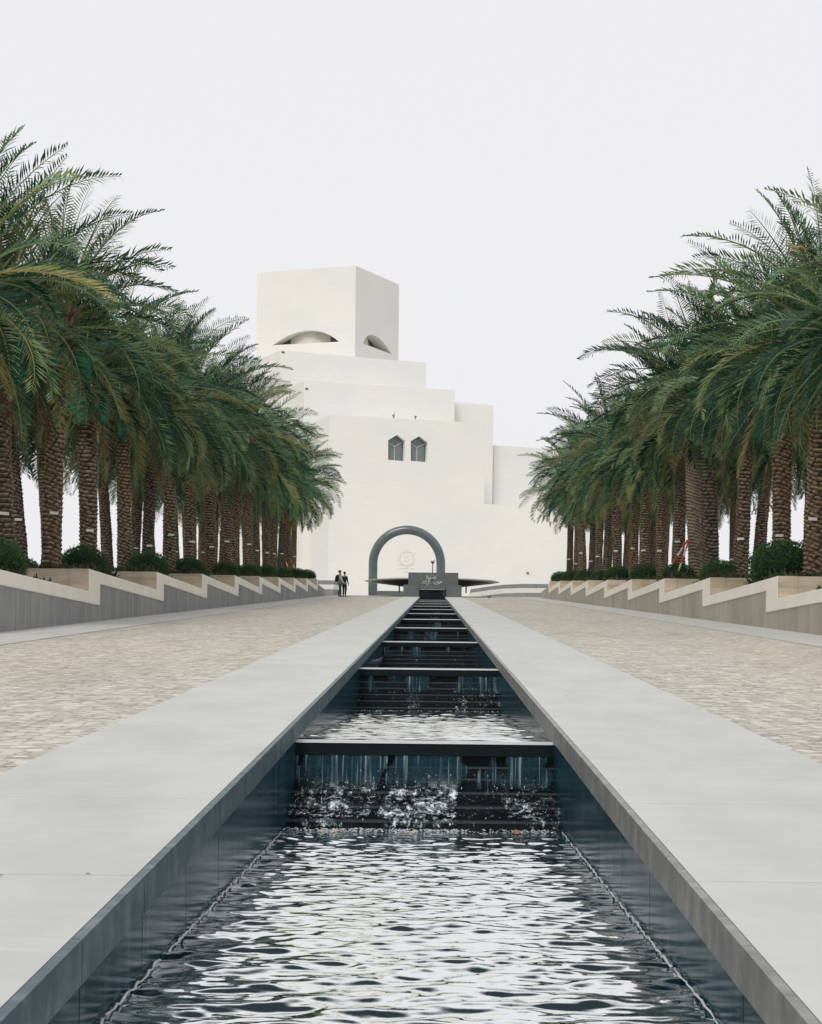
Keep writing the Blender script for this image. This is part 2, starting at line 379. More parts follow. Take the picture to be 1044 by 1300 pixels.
# ------------------------------------------------------------------ water channel
PER=10.56; L1=12.29
lipY=[L1+PER*k for k in range(11)]+[128.0]
lipZ=[-.435+.506*k for k in range(12)]
XL, XR = XC-XI-.022, XC+XI+.022
rng=np.random.RandomState(3)
def waves(n, lmin, lmax, amp, spread, seed):
    r=np.random.RandomState(seed); out=[]
    for i in range(n):
        lam=lmin*(lmax/lmin)**r.rand(); a=r.normal(0,spread)+math.pi/2
        k=2*math.pi/lam; out.append((k*math.cos(a),k*math.sin(a),r.rand()*6.28,amp*lam*(.5+r.rand())))
    return out
WV=waves(70,.065,.38,.0026,.85,11)
def water_h(X,Y,sc_=1):
    h=np.zeros_like(X)
    for kx,ky,p,a in WV: 
        ph=kx*X+ky*Y+p
        h+=a*(np.sin(ph)+.22*np.sin(2*ph+1))
    return h*sc_
mw=mat('channel_water', (.003,.016,.024), .025, .5, ior=1.75); t=NT(mw)
bn=t.bump(t.noise(t.co('Object',(1,1,1)), 22, 3, .5), .12, .004); t.nrm(bn)
fr_=t.n('ShaderNodeFresnel', IOR=1.34); t.l(bn, fr_.inputs['Normal'])
gl=t.n('ShaderNodeBsdfGlossy'); gl.inputs['Color'].default_value=(.93,.955,.945,1); gl.inputs['Roughness'].default_value=.02; t.l(bn, gl.inputs['Normal'])
t.b.inputs['Specular IOR Level'].default_value=0
sm_=t.n('ShaderNodeMapRange'); sm_.interpolation_type='SMOOTHSTEP'; sm_.inputs[1].default_value=.165; sm_.inputs[2].default_value=.255; sm_.inputs[3].default_value=.03; sm_.inputs[4].default_value=.97; t.l(fr_.outputs[0], sm_.inputs[0])
mx_=t.n('ShaderNodeMixShader'); t.l(sm_.outputs[0], mx_.inputs[0]); t.l(t.b.outputs[0], mx_.inputs[1]); t.l(gl.outputs[0], mx_.inputs[2])
t.l(mx_.outputs[0], [n for n in t.t.nodes if n.type=='OUTPUT_MATERIAL'][0].inputs['Surface']); M['water']=mw
def grid_obj(name, x0,x1,y0,y1,dx,dy,z,amp,mat_,foam=None):
    nx=max(2,int((x1-x0)/dx)); ny=max(2,int((y1-y0)/dy))
    X,Y=np.meshgrid(np.linspace(x0,x1,nx+1),np.linspace(y0,y1,ny+1))
    Z=water_h(X,Y,amp)+z
    if foam:      # churned water where the cascade lands
        e=np.clip(1-(y1-Y)/foam,0,1)
        Z+=e*rng.normal(0,.006,Z.shape)
    v=np.stack([X.ravel(),Y.ravel(),Z.ravel()],1).tolist()
    i=np.arange(ny)[:,None]*(nx+1)+np.arange(nx)[None,:]
    f=np.stack([i,i+1,i+nx+2,i+nx+1],-1).reshape(-1,4).tolist()
    me=bpy.data.meshes.new(name); me.from_pydata(v,[],f); me.materials.append(mat_)
    me.polygons.foreach_set('use_smooth',[True]*len(me.polygons)); return link(name,me)
LEAN=1.06; NS=6; TR=[0,.04,.10,.36,.62,.84]
# pools
tag(grid_obj('pool_water', XL,XR,3.6,L1-.2,.019,.015,lipZ[0]-.506,1.0,M['water'],.5), kind='structure')
tag(grid_obj('pool_water', XL,XR,Y0,3.6,.15,.1,lipZ[0]-.506,.3,M['water']), kind='structure')
for k in range(11):
    ya=lipY[k]+.052; yb=lipY[k+1]+.1
    d=(.03,.03) if k==0 else (.12,.25)
    tag(grid_obj('pool_water', XL,XR,ya,yb,d[0],d[1],lipZ[k]+.004,.75 if k==0 else .4,M['water'],.5 if k==0 else None), kind='structure')

# falling water: alpha cut out by a procedural flow pattern, density in the "flow" attribute
m=mat('falling_water', (.55,.62,.66), .55, .12, ior=1.33); t=NT(m)
fl=t.n('ShaderNodeAttribute'); fl.attribute_name='flow'
fo=t.n('ShaderNodeAttribute'); fo.attribute_name='foam'
v=t.co('Object',(1,1,1)); 
n0=t.noise(t.co('Object',(1,.6,.45)), 5.5, 4, .6)
n1=t.noise(t.co('Object',(1.3,.9,.5)), 19, 7, .74)
n2=t.noise(t.co('Object',(1,.04,.02)), 62, 2, .6)
n3=t.noise(t.co('Object',(1,1,.9)), 70, 3, .7)
flow=t.math('ADD', fl.outputs['Fac'], t.math('MULTIPLY', t.math('SUBTRACT', n0, .5), 1.5))
f_=t.math('ADD', n1, t.math('MULTIPLY', t.math('SUBTRACT', n3, .5), .35))
foam=t.math('MULTIPLY', t.math('SUBTRACT', f_, t.math('SUBTRACT', .80, t.math('MULTIPLY', flow, .33)), True), 5.5, True)
foam=t.math('MULTIPLY', foam, fo.outputs['Fac'])
cov=t.math('MULTIPLY', t.math('SUBTRACT', flow, .42, True), 3.5, True)
body=t.math('ADD', .55, t.math('MULTIPLY', t.math('SUBTRACT', n2, .42, True), 2.0, True), True)
sheet=t.math('MULTIPLY', t.math('MULTIPLY', body, cov), t.math('SUBTRACT', 1, fo.outputs['Fac'], True))
alpha=t.math('MAXIMUM', foam, t.math('MULTIPLY', sheet, .85))
wc=t.math('MAXIMUM', foam, t.math('MULTIPLY', t.math('SUBTRACT', n2, .56, True), 2.2, True))
t.col(t.mix(wc, (.014,.05,.07), (.70,.77,.79)))
t.l(alpha, t.b.inputs['Alpha']); M['fall']=m
def flow1(x,dz=.3):      # how the water falls over the nearest lip, by metres across
    u=(x-XL)/(XR-XL); u+=(.07*dz if .5<u<.72 else 0)+.012*math.sin(dz*17+x*21)+.02*math.sin(dz*5+x*9)
    f=.34+.14*math.sin(x*13+dz*4)
    for a,b,h in ((.03,.33,.93),(.355,.665,1.02),(.71,.78,.66),(.80,.985,.86)):
        f=max(f, h*max(0,min(1,(u-a)/.03+.5))*max(0,min(1,(b-u)/.03+.5)))
    return f
def cascade(k):
    z0=lipZ[k]; y0=lipY[k]; low=z0-.506
    if k==11: z0=at(549,748.4,128).z; low=lipZ[10]
    root=empty('stepped_cascade', (XC,y0,low), label=None, cat='cascade', group='stone cascades stepping down the water channel')
    names=['nearest','second nearest','third nearest','fourth','fifth','sixth','seventh','eighth','ninth','tenth','eleventh']
    if k==0: lb='nearest black stone cascade, with the broadest white splashing fall, behind the front pool'
    elif k==1: lb='second cascade up the channel, black stone with thin white trickles behind the bright middle pool'
    elif k<11: lb=f'small black stone cascade, {names[k]} step counting up the channel from the camera'
    else: lb='black stone cascade at the head of the channel between two grey stone blocks'
    root['label']=lb
    def part(mb,n,m,sm=False):
        o=mb.build(n,m,root,sm); o.matrix_parent_inverse=Matrix.Translation((-XC,-y0,-low)); return o
    # lip bar
    mb=MB(); mb.box(XL+.008,XR-.008,y0,y0+.22,z0-.095,z0-.018); part(mb,'lip_bar',M['bar'])
    mb=MB(); mb.box(XL+.008,XR-.008,y0-.006,y0+.05,z0-.0175,z0+.002); part(mb,'lip_edge',M['lipedge'])
    # steps
    mb=MB(); yy=y0+.07; zz=z0-.096; prof=[(yy,zz)]
    sh=(zz-(low-.03))/NS; tr=[q*(1 if k<11 else .1)*(1 if k<1 else 1.15) for q in TR]
    for q in range(NS):
        if q: prof.append((y0+.07-tr[q],zz))
        zz-=sh; prof.append((y0+.07-tr[q],zz))
    pts=prof+[(prof[-1][0],low-.3),(y0+.21,low-.3),(y0+.21,z0-.096)]
    mb.prism(pts,'x',XL+.002,XR-.002); part(mb,'stone_step',M['riser'])
    # pale nosing line on each step
    mb=MB(); yy=y0+.07; zz=z0-.096
    for j in range(1,NS):
        zz=z0-.096-sh*j; yy=y0+.07-tr[j]; mb.box(XL+.01,XR-.01,yy-.004,yy+.012,zz-.010,zz+.003)
    part(mb,'step_nosing',M['nosing'])
    # falling water
    nx=120 if k<2 else 36; P=[]
    ctl=[(y0+.03,z0-.092,0),(y0-.015,z0-.105,0)]
    hh=z0-.096-sh*2.6
    ctl+=[(y0-.04,z0-.16,0),(y0-.075,hh+.04,.05),(y0-.09,hh,.6)]
    if k==11: ctl=[(y0+.05,z0-.094,.3),(y0-.012,z0-.10,.4)]
    for j in range(1 if k==11 else 3,NS):
        zz=z0-.096-sh*j; yy=y0+.07-tr[j]
        ctl+=[(yy-.03,zz+.018,1),(yy-.05,zz-.01,1)]
    ctl+=[(yy-.06,low+.012,1)]
    # subdivide the profile
    prof=[]
    for a,b in zip(ctl[:-1],ctl[1:]):
        n=max(1,int(math.hypot(a[0]-b[0],a[1]-b[1])/.03)) if k<2 else 1
        for i in range(n): prof.append(tuple(a[q]+(b[q]-a[q])*i/n for q in range(3)))
    prof.append(ctl[-1])
    r=np.random.RandomState(100+k); ph=r.rand(6)*6.28
    V=[];FL=[];FO=[]
    for (y,z,f) in prof:
        for i in range(nx+1):
            x=XL+.012+(XR-XL-.024)*i/nx
            if k==0: g=flow1(x,(z0-z)/.5)
            else:
                g=(.46 if k<2 else .36)+.22*math.sin(x*5+ph[0])+.16*math.sin(x*11+ph[1])+.1*math.sin(x*23+ph[2])
                if k==1: g+=.38*max(0,min(1,(x-.0)/.4))-.08
            jit=.012*math.sin(x*19+ph[3]+z*30)+.008*math.sin(x*47+ph[4])
            V.append((x,y-abs(jit)*(1 if z<z0-.02 else 0),z)); FL.append(g); FO.append(f)
    Fc=[]
    for j in range(len(prof)-1):
        for i in range(nx): a=j*(nx+1)+i; Fc.append((a,a+1,a+nx+2,a+nx+1))
    mb=MB(); mb.add(V,Fc); o=part(mb,'falling_water',M['fall'],True)
    at1=o.data.attributes.new('flow','FLOAT','POINT'); at1.data.foreach_set('value',FL)
    at2=o.data.attributes.new('foam','FLOAT','POINT'); at2.data.foreach_set('value',FO)
    # splash drops
    if k<3:
        mb=MB(); nd=(800,260,80)[k]
        for i in range(nd):
            x=XL+.03+(XR-XL-.06)*r.rand()
            g=flow1(x) if k==0 else (.4+.6*(x>.25) if k==1 else .5)
            if r.rand()>g: continue
            q=r.rand()**.7; y=y0-.10-(LEAN-.25)*q-.03*r.rand(); z=z0-.24-.24*q+abs(r.normal(0,.045))
            rr=.001+.0026*r.rand()**3
            mb.ball((x,y,z),rr,6,(1,1,1+1.6*r.rand()))
        # froth where it lands
        for i in range((900,300,0)[k]):
            x=XL+.03+(XR-XL-.06)*r.rand(); g=flow1(x) if k==0 else .5
            if r.rand()>g: continue
            mb.ball((x, y0-LEAN+.10-abs(r.normal(0,.13)), low+.006+.01*r.rand()), .002+.005*r.rand()**2, 6, (1.4,1.4,.5))
        o=part(mb,'splash_drop',M['drop'],True); o['kind']='stuff'
    return root
M['lipedge']=mat('pale_wet_lip_edge', (.72,.74,.74), .3, .5)
M['nosing']=mat('worn_step_edge', (.04,.052,.058), .4)
M['drop']=mat('white_water_drop', (.62,.68,.70), .15, .6)
for k in range(12): cascade(k)

# ------------------------------------------------------------------ sawtooth planter walls and terraces
YS=[43.1-3*PER+.0+PER*j for j in range(12)]; YS=[y for y in YS if y<130]      # 11.4 .. 127.6
ZT0=2.324-3*.506
def capz(j): return ZT0+.506*j
def planter(sg):
    side='left' if sg<0 else 'right'
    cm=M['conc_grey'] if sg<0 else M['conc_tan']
    root=empty('planter_wall', (sg*XW,43.1,ramp(43.1)), label=f'{"grey" if sg<0 else "tan"} concrete planter wall with cream zigzag cap along the {side} side of the ramp', cat='planter wall')  # right wall's tan is the sun's warmth put into the concrete colour
    inv=Matrix.Translation((-sg*XW,-43.1,-ramp(43.1)))
    def part(mb,n,m,b=0):
        o=mb.build(n,m,root,bevel=b); o.matrix_parent_inverse=inv; return o
    n=len(YS)
    TH=.28; VW=1.45
    body=MB()
    x0,x1=sorted((sg*XW, sg*(XW+.42)))
    xa,xb=sorted((sg*(XW-.022), sg*(XW+.43)))
    for j in range(n):
        ya=YS[j]; yb=YS[j+1] if j+1<n else YS[j]+PER; z=capz(j); zp=z-.506
        last=(j==n-1)
        if not last:
            body.prism([(ya+.02,ramp(ya)-1),(yb+.02,ramp(yb)-1),(yb+.02,z-TH-.002),(ya+.02,z-TH-.002)],'x',x0,x1)
            # cream cap: upright piece at the step, then the level run, one Z shape
            cap=MB()
            cap.prism([(ya,zp-TH),(ya+VW,zp-TH),(ya+VW,z-TH),(yb,z-TH),(yb,z),(ya,z)],'x',xa,xb)
            part(cap,'zigzag_cap',M['cap'],.012)
        else:
            ye=ya+PER*.98
            body.prism([(ya+.02,ramp(ya)-1),(ye,ramp(ye)-1),(ye,ZP+.36),(ya+VW,z-.30),(ya+.02,z-TH-.002)],'x',x0,x1)
            cap=MB(); cap.prism([(ya,zp-TH),(ya+.9,zp-TH),(ya+.9,z-TH-.05),(ya+2.0,z-TH-.15),(ya+.5,z),(ya,z)],'x',xa,xb)
            part(cap,'zigzag_cap',M['cap'],.012)
            e=MB(); e.prism([(ya+2.0,z-TH-.13),(ye+.02,ZP+.38),(ye+.02,ZP+.30),(ya+2.0,z-TH-.22)],'x',xa,xb)
        # cross wall of veined stone
        cw=MB(); a,b=sorted((sg*(XW+.432), sg*(XW+9.2)))
        cw.box(a,b,ya-.03,ya+.30,ramp(ya)-1,z-.004)
        a,b=sorted((sg*(XW-.016), sg*(XW+.4305)))  # tan facing hides the cream cap end, painting its shaded look
        if j>0: cw.box(a,b,ya-.03,ya-.004,z-.506+.003,z-.004); part(cw,'cross_wall',M['cross'],.01)
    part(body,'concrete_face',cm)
    # outer wall
    ow=MB(); a,b=sorted((sg*(XW+9.2), sg*(XW+9.6)))
    for j in range(n):
        ya=YS[j]; yb=YS[j+1] if j+1<n else YS[j]+PER*.9
        ow.box(a,b,ya,yb,-3.2,capz(j)-.02)
    ow.box(*sorted((sg*(XW+.42),sg*(XW+9.2))),YS[-1]+PER*.9,YS[-1]+PER*.98,3,ZP+.45)
    part(ow,'outer_wall',M['cross'])
    soil=MB()
    for j in range(n):
        ya=YS[j]+.30; yb=YS[j+1]+.01 if j+1<n else YS[j]+PER*.9; z=capz(j)
        xs=[XW+.42,XW+.9,XW+1.6,XW+4,XW+9.2]
        dz=[-.13,-.06,-.02,-.02,-.05]
        V=[(sg*x,y,z+d-(.0 if j<n-1 else (.55 if y>ya+1 else .0))) for y in (ya,yb) for x,d in zip(xs,dz)]
        f=[(i,i+1,i+6,i+5) for i in range(4)]
        soil.add(V, f if sg>0 else [tuple(reversed(q)) for q in f])
    tag(soil.build('planting_soil_ground', M['soil']), kind='structure')
for sg in (-1,1): planter(sg)
def tz(y):      # soil level at distance y
    j=max(0,sum(1 for v in YS if v<=y)-1); return capz(j)-.03

# ------------------------------------------------------------------ palms
def crown_mesh(seed, nf=70, Lm=4.0):
    r=random.Random(seed); mb=MB(); ages=[]
    def quad(a,b,c,d,g): 
        n=len(mb.v); mb.v.extend((tuple(a),tuple(b),tuple(c),tuple(d))); mb.f.append([n,n+1,n+2,n+3]); mb.mi.append(0); ages.extend([g]*4)
    for i in range(nf):
        u=(i+.5)/nf                       # 0 young and upright, 1 old and hanging
        az=i*2.39996+r.uniform(-.45,.45)
        e=R(87-132*u**1.1+r.uniform(-14,14))
        L=Lm*(.82+.22*math.sin(math.pi*min(1,u*1.15)))*r.uniform(.82,1.10)
        droop=R(r.uniform(38,98))*(0.45+.65*math.cos(e)); dp=r.uniform(1.2,2.2)
        if u>.90: L*=.85; e=R(r.uniform(-78,-45)); droop=R(15)
        twist=r.uniform(-1.1,1.1)
        age=max(0,min(.66,r.gauss(.32,.19)))  # green range paints highlight and shade contrast; yellow and brown are age
        if u>.975: age=r.uniform(.85,1)
        elif r.random()<.045: age=r.uniform(.70,.84)
        n=15; p=Vector((math.cos(az)*.16,math.sin(az)*.16,-.55*u+r.uniform(-.08,.08))); pts=[p.copy()]; dirs=[]
        sw=r.uniform(-.28,.28)
        for k in range(n):
            tt=k/n; el=e-droop*tt**dp; aa=az+sw*tt*2
            d=Vector((math.cos(el)*math.cos(aa),math.cos(el)*math.sin(aa),math.sin(el))); dirs.append(d)
            p=p+d*L/n; pts.append(p.copy())
        dirs.append(dirs[-1])
        b0=len(mb.v)
        rs=[.040*(1-.88*k/n) for k in range(n+1)]
        nv=len(mb.v); mb.tube(pts,rs,4,cap=False); ages.extend([min(1,age*.6+.42)]*(len(mb.v)-nv))
        nl=int(50*L/4.0)
        for k in range(nl):
            tt=.13+.87*(k+.5)/nl; s_=tt*n; q=min(n-1,int(s_)); fr=s_-q
            P=pts[q].lerp(pts[q+1],fr); D=dirs[q]
            side=D.cross(Vector((0,0,1)))
            if side.length<.05: side=Vector((-math.sin(az),math.cos(az),0))
            side.normalize(); up=side.cross(D).normalized()
            ct,st_=math.cos(twist*tt),math.sin(twist*tt); side,up=side*ct+up*st_, up*ct-side*st_
            ll=.54*(math.sin(math.pi*min(1,.16+.80*tt))**.6)*r.uniform(.85,1.1)*(1 if tt<.9 else .8)
            fwd=.30+.60*tt
            for sd_ in (-1,1):
                vv=r.choice((.18,.42,.62))+r.uniform(-.1,.1)
                ld=(D*fwd+side*sd_*1.0+up*vv).normalized()
                hang=Vector((0,0,-1))*(.12+.45*r.random()*(.3+u))
                wd=(ld.cross(up)).normalized()*.5+up*.5*sd_; wd=(wd-ld*wd.dot(ld)).normalized()
                w_=.026
                mid=P+ld*ll*.45+hang*ll*.12; tip=P+(ld*ll)+hang*ll*.55
                g=max(0,min(1,age+r.uniform(-.13,.13)+ (.06 if tt>.85 else 0)))  # leaflets near the frond tip lightened as a painted highlight
                quad(P-wd*w_*.3, mid-wd*w_*.75, tip, mid+wd*w_*.75, g)
        # leaf base
    me=mb.mesh('crown', M['frond'])
    a=me.attributes.new('age','FLOAT','POINT'); a.data.foreach_set('value', ages)
    return me
def trunk_mesh(seed, H, r0=.215, pale=False):
    r=random.Random(seed); mb=MB(); n=26; rows=int(H/.023); bo=[]
    lx,ly=r.uniform(-.10,.10),r.uniform(-.10,.10)
    ph=r.random()*6
    for i in range(rows+1):
        z=H*i/rows; t_=z/H
        rad=r0*(1+.32*math.exp(-z/.28)-.05*t_+.05*math.sin(z*1.3+ph)+ (.22*max(0,(t_-.86)/.14)))
        cx,cy=lx*t_**1.5*2,ly*t_**1.5*2
        for k in range(n):
            a=2*math.pi*k/n
            # staggered leaf scars: rows 0.15 m tall, 9 around, each jutting out at its upper edge
            band=(z/.108+a/(2*math.pi)*3+.25*math.sin(a*2+z*1.1)); fr=band-math.floor(band)
            cel=(a*10/(2*math.pi)+.5*math.floor(band)+.12*math.sin(z*7+a))%1
            boss=(fr**1.7)*(1-abs(2*cel-1)**3)
            if pale: boss=fr**1.5*(1-.3*abs(2*cel-1)**3)
            rr=rad+(.038+.014*math.sin(z*5+a*3))*boss*(1+.6*max(0,t_-.7))+r.uniform(-.010,.010)
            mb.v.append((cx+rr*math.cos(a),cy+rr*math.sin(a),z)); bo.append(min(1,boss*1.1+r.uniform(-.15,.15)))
    for i in range(rows):
        for k in range(n): mb.f.append([i*n+k,i*n+(k+1)%n,(i+1)*n+(k+1)%n,(i+1)*n+k]); mb.mi.append(0)
    # cut frond boots under the crown
    for i in range(70):
        a=i*2.4; t_=r.uniform(0,1); z=H-1.0+1.05*t_
        d=Vector((math.cos(a),math.sin(a),0)); o=Vector((lx*2,ly*2,z))+d*(r0*1.1)
        nv=len(mb.v); mb.tube([o-d*.05,o+d*(.09+.12*t_)+Vector((0,0,.13)),o+d*(.12+.2*t_)+Vector((0,0,.30))],[.06,.045,.02],5); bo.extend([.45]*(len(mb.v)-nv))
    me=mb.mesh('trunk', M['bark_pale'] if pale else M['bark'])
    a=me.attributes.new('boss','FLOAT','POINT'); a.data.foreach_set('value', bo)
    return me, (lx*2,ly*2)
HT=6.2
crowns=[crown_mesh(40+i, 66+4*(i%3), 3.6+.15*(i%3)) for i in range(8)]
trunks=[trunk_mesh(70+i,HT) for i in range(5)]; pale=trunk_mesh(90,HT,.23,True)
def bag_mesh(seed):
    r=random.Random(seed); mb=MB()
    mb.tube([(0,0,.42),(-.02,.01,.25),(0,0,.06)],[.014,.016,.02],6,m=1)
    prof=[(.02,.10),(.06,.05),(.11,-.05),(.145,-.2),(.155,-.38),(.145,-.55),(.12,-.66),(.09,-.72),(.03,-.745),(.001,-.75)]
    n=14; b=len(mb.v)
    for q,(rr,z) in enumerate(prof):
        for k in range(n):
            a=2*math.pi*k/n; f=1+.09*math.sin(5*a+q*.4)+r.uniform(-.04,.04)
            mb.v.append((rr*f*math.cos(a),rr*f*math.sin(a),z))
    for i in range(len(prof)-1):
        for k in range(n): mb.f.append([b+i*n+k,b+i*n+(k+1)%n,b+(i+1)*n+(k+1)%n,b+(i+1)*n+k][::-1]); mb.mi.append(0)
    return mb.mesh('fruit_bag',[M['bag'],M['stalk']],True)
bags=[bag_mesh(i) for i in range(2)]
mb=MB(); mb.box(-.10,.10,-.006,.006,-.035,.035); tagme=mb.mesh('tree_tag', M['plate'])
ORD=['first','second','third','fourth','fifth','sixth','seventh','eighth','ninth','tenth','eleventh','twelfth','thirteenth','fourteenth','fifteenth','sixteenth','seventeenth','eighteenth','nineteenth','twentieth']
rp=random.Random(8)
def palm(x,y,label,group,ci,ti,sc_=1.0,rz=0,nb=0,tagged=True,palebark=False,lean=(0,0),name='date_palm'):
    root=empty(name,(x,y,tz(y)-.05),0,label,'palm tree',group)
    root.scale=(sc_,)*3; root.rotation_euler=(lean[0],lean[1],0)
    me,off=(pale if palebark else trunks[ti%5])
    tr=link('trunk',me,root); tr.rotation_euler=(0,0,rz); rt=random.Random(int(y*31+x)); tr.scale=(rt.uniform(.88,1.12),)*2+(1,)
    c,s=math.cos(rz),math.sin(rz); ox,oy=off[0]*c-off[1]*s, off[0]*s+off[1]*c
    cr_=link('crown',crowns[ci%8],root); cr_.location=(ox,oy,HT+.15); cr_.rotation_euler=(0,0,rz*1.7+ci)
    r=random.Random(int(x*100+y*7))
    for b in range(nb):
        a=r.uniform(-2.4,-.6)+(0 if x<0 else 0); rad=r.uniform(.5,1.05)
        bg_=link('fruit_bag',bags[b%2],root); bg_.location=(ox+rad*math.cos(a),oy+rad*math.sin(a),HT-.45+r.uniform(-.9,.1)); bg_.rotation_euler=(r.uniform(-.1,.1),r.uniform(-.1,.1),r.random()*6); q_=r.uniform(.7,.95); bg_.scale=(q_,q_,q_*1.1)
    if tagged:
        z=r.uniform(1.45,1.9); a=-math.pi/2+(.35 if x<0 else -.35)
        tg=link('tree_tag',tagme,root); rr=.262
        f=(z/HT)**1.5
        tg.location=(ox*f+rr*math.cos(a),oy*f+rr*math.sin(a),z); tg.rotation_euler=(0,r.uniform(-.1,.1),a+math.pi/2)
    return root
frontL=[36.9,42.8,47.3,53.1,59.6,63.9,68.9,74.6,80.3,86.3,91.2,96.8,102.5,108.0,113.5,119.0,124.5,130.0]
frontR=[37.0,42.3,47.7,52.7,59.0,64.5,70.0,75.0,80.0,85.2,90.2,97.4,104.5,110,115.5,122,127.5,133.0]
vis=0
for i,y in enumerate(frontL):
    x=-9.6+rp.uniform(-.12,.12); v=x*F/y+PX
    lab=f'date palm in the front left row, {ORD[i]} trunk counting away from the camera'
    palm(x,y,lab,'date palms in the front left row',i*5+1,i,((.95,1.02,1.06,1.03)[i] if i<4 else rp.uniform(.95,1.12)),rp.random()*6.28,nb=(8,8,7,6,4,3,4,2,3,1,1,2,0,1,0,0,0,0)[i],tagged=(i%6!=4),lean=(rp.uniform(-.035,.035),rp.uniform(-.035,.035)))
for i,y in enumerate(frontR):
    x=9.6+rp.uniform(-.12,.12)
    if i==6: lab='date palm with pale ringed bark held by red and white props'
    else: lab=f'date palm in the front right row, {ORD[i]} trunk counting away from the camera'
    palm(x,y,lab,'date palms in the front right row',i*5+3,i+2,((.94,.99,1.08,1.06)[i] if i<4 else rp.uniform(.96,1.13)),rp.random()*6.28,nb=(2,1,1,0,2,0,1,2,3,0,1,0,0,0,0,1,0,0)[i],tagged=(i%7!=5 and i!=6),palebark=(i==6),lean=(rp.uniform(-.035,.035),rp.uniform(-.035,.035)))
for sg,name in ((-1,'left'),(1,'right')):
    for i in range(17):
        y=34.5+i*6.1+rp.uniform(-.7,.7); x=sg*(13.1+rp.uniform(-.4,.4))
        palm(x,y,f'date palm in the back {name} row, {ORD[i]} trunk counting away from the camera',f'date palms in the back {name} row',i*3+2,i,rp.uniform(.90,1.10),rp.random()*6.28,nb=rp.choice((0,0,1,2)),tagged=(i%2==0),lean=(rp.uniform(-.02,.02),sg*rp.uniform(-.03,.08)))

# props
def prop(top, foot, label):
    mb=MB(); a,b=Vector(foot),Vector(top); n=6
    for i in range(n):
        mb.tube([a.lerp(b,i/n),a.lerp(b,(i+1)/n)],.035,8,m=i%2,cap=(i in(0,n-1)))
    return tag(mb.build('wooden_prop',[M['white'],M['red']]),label,'tree prop','red and white props leaning on palm trunks')
yP=70.0; xP=9.6; zs=tz(yP)
prop((xP-.22,yP-.15,zs+1.75),(xP-1.35,yP-.5,zs-.02),'thin red and white prop pole leaning from far left onto the ringed palm trunk')
prop((xP-.20,yP-.28,zs+1.7),(xP-.85,yP-1.1,zs-.02),'thicker red and white prop pole leaning steeply left of the ringed palm trunk')
prop((xP+.24,yP-.12,zs+1.75),(xP+1.15,yP-.5,zs-.02),'red and white prop pole leaning on the right side of the ringed palm trunk')
yP=124.5; zs=tz(yP)
prop((-9.75,yP-.2,zs+1.7),(-9.2,yP-1.2,zs-.02),'left of two red and white props under the far left palms')
prop((-9.3,yP-.2,zs+1.5),(-8.7,yP-1.0,zs-.02),'right of two red and white props under the far left palms')

# round shrubs
def shrub_mesh(seed):
    r=random.Random(seed); mb=MB(); ages=[]
    lob=[(r.uniform(0,6.28),r.uniform(-.3,.9),r.uniform(.04,.10)) for _ in range(9)]
    def rad(a,e):
        v=1.0
        for (la,le,s_) in lob:
            d=math.cos(e)*math.cos(le)*math.cos(a-la)+math.sin(e)*math.sin(le); v+=s_*max(0,d)**8
        return v
    n=18;m_=9
    for i in range(m_+1):
        e=-.5+(math.pi/2+.5)*i/m_
        for k in range(n):
            a=2*math.pi*k/n; q=.47*rad(a,e); mb.v.append((q*math.cos(e)*math.cos(a),q*math.cos(e)*math.sin(a),.42+.40*rad(a,e)*math.sin(e)/.47*.47))
    ages+= [0]*len(mb.v)
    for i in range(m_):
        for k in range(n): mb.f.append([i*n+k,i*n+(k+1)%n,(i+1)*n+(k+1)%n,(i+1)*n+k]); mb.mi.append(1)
    for i in range(3600):
        a=r.uniform(0,6.283); e=math.asin(r.uniform(-.65,1)); q=rad(a,e)*(.46+abs(r.gauss(0,.032)))
        nrm=Vector((math.cos(e)*math.cos(a),math.cos(e)*math.sin(a),math.sin(e)))
        P=Vector((q*nrm.x,q*nrm.y,.42+q*.92*nrm.z))
        if P.z<0: continue
        d=(nrm+Vector((r.gauss(0,.5),r.gauss(0,.5),r.gauss(0,.5)+.35))).normalized(); wv_=d.cross(Vector((r.gauss(0,1),r.gauss(0,1),r.gauss(0,1)))).normalized()
        l=r.uniform(.035,.07); b=len(mb.v)
        mb.v.extend([tuple(P),tuple(P+d*l*.5-wv_*.011),tuple(P+d*l),tuple(P+d*l*.5+wv_*.011)]); mb.f.append([b,b+1,b+2,b+3]); mb.mi.append(0); ages+= [r.random()]*4
    me=mb.mesh('round_shrub',[M['shrub'],M['shrub_core']]); a=me.attributes.new('age','FLOAT','POINT'); a.data.foreach_set('value',ages); return me
shr=[shrub_mesh(i) for i in range(3)]
for sg,name in ((-1,'left'),(1,'right')):
    for i in range(11):
        y=27.6+i*PER+rp.uniform(-.15,.15); s_=rp.uniform(1.0,1.12) if sg<0 else rp.uniform(1.0,1.2)
        if sg>0 and i==2: s_=1.45
        o=link('round_shrub',shr[i%3]); o.location=(sg*(8.95+rp.uniform(-.08,.08)),y,tz(y)-.08); o.scale=(s_*1.12,s_*1.12,s_*1.0); o.rotation_euler=(0,0,rp.random()*6)
        tag(o,f'round green shrub behind the {name} planter wall, {ORD[i]} counting away from the camera','shrub',f'round shrubs along the {name} planter wall')
    for i in range(9):
        y=40.5+i*PER+rp.uniform(-.5,.5)
        o=link('round_shrub',shr[(i+1)%3]); o.location=(sg*(11.2+rp.uniform(-.2,.2)),y,tz(y)-.06); s_=rp.uniform(.95,1.15); o.scale=(s_,s_,s_*.9); o.rotation_euler=(0,0,rp.random()*6)
        tag(o,f'round shrub between the two {name} palm rows, {ORD[i]} counting away from the camera','shrub',f'round shrubs between the {name} palm rows')
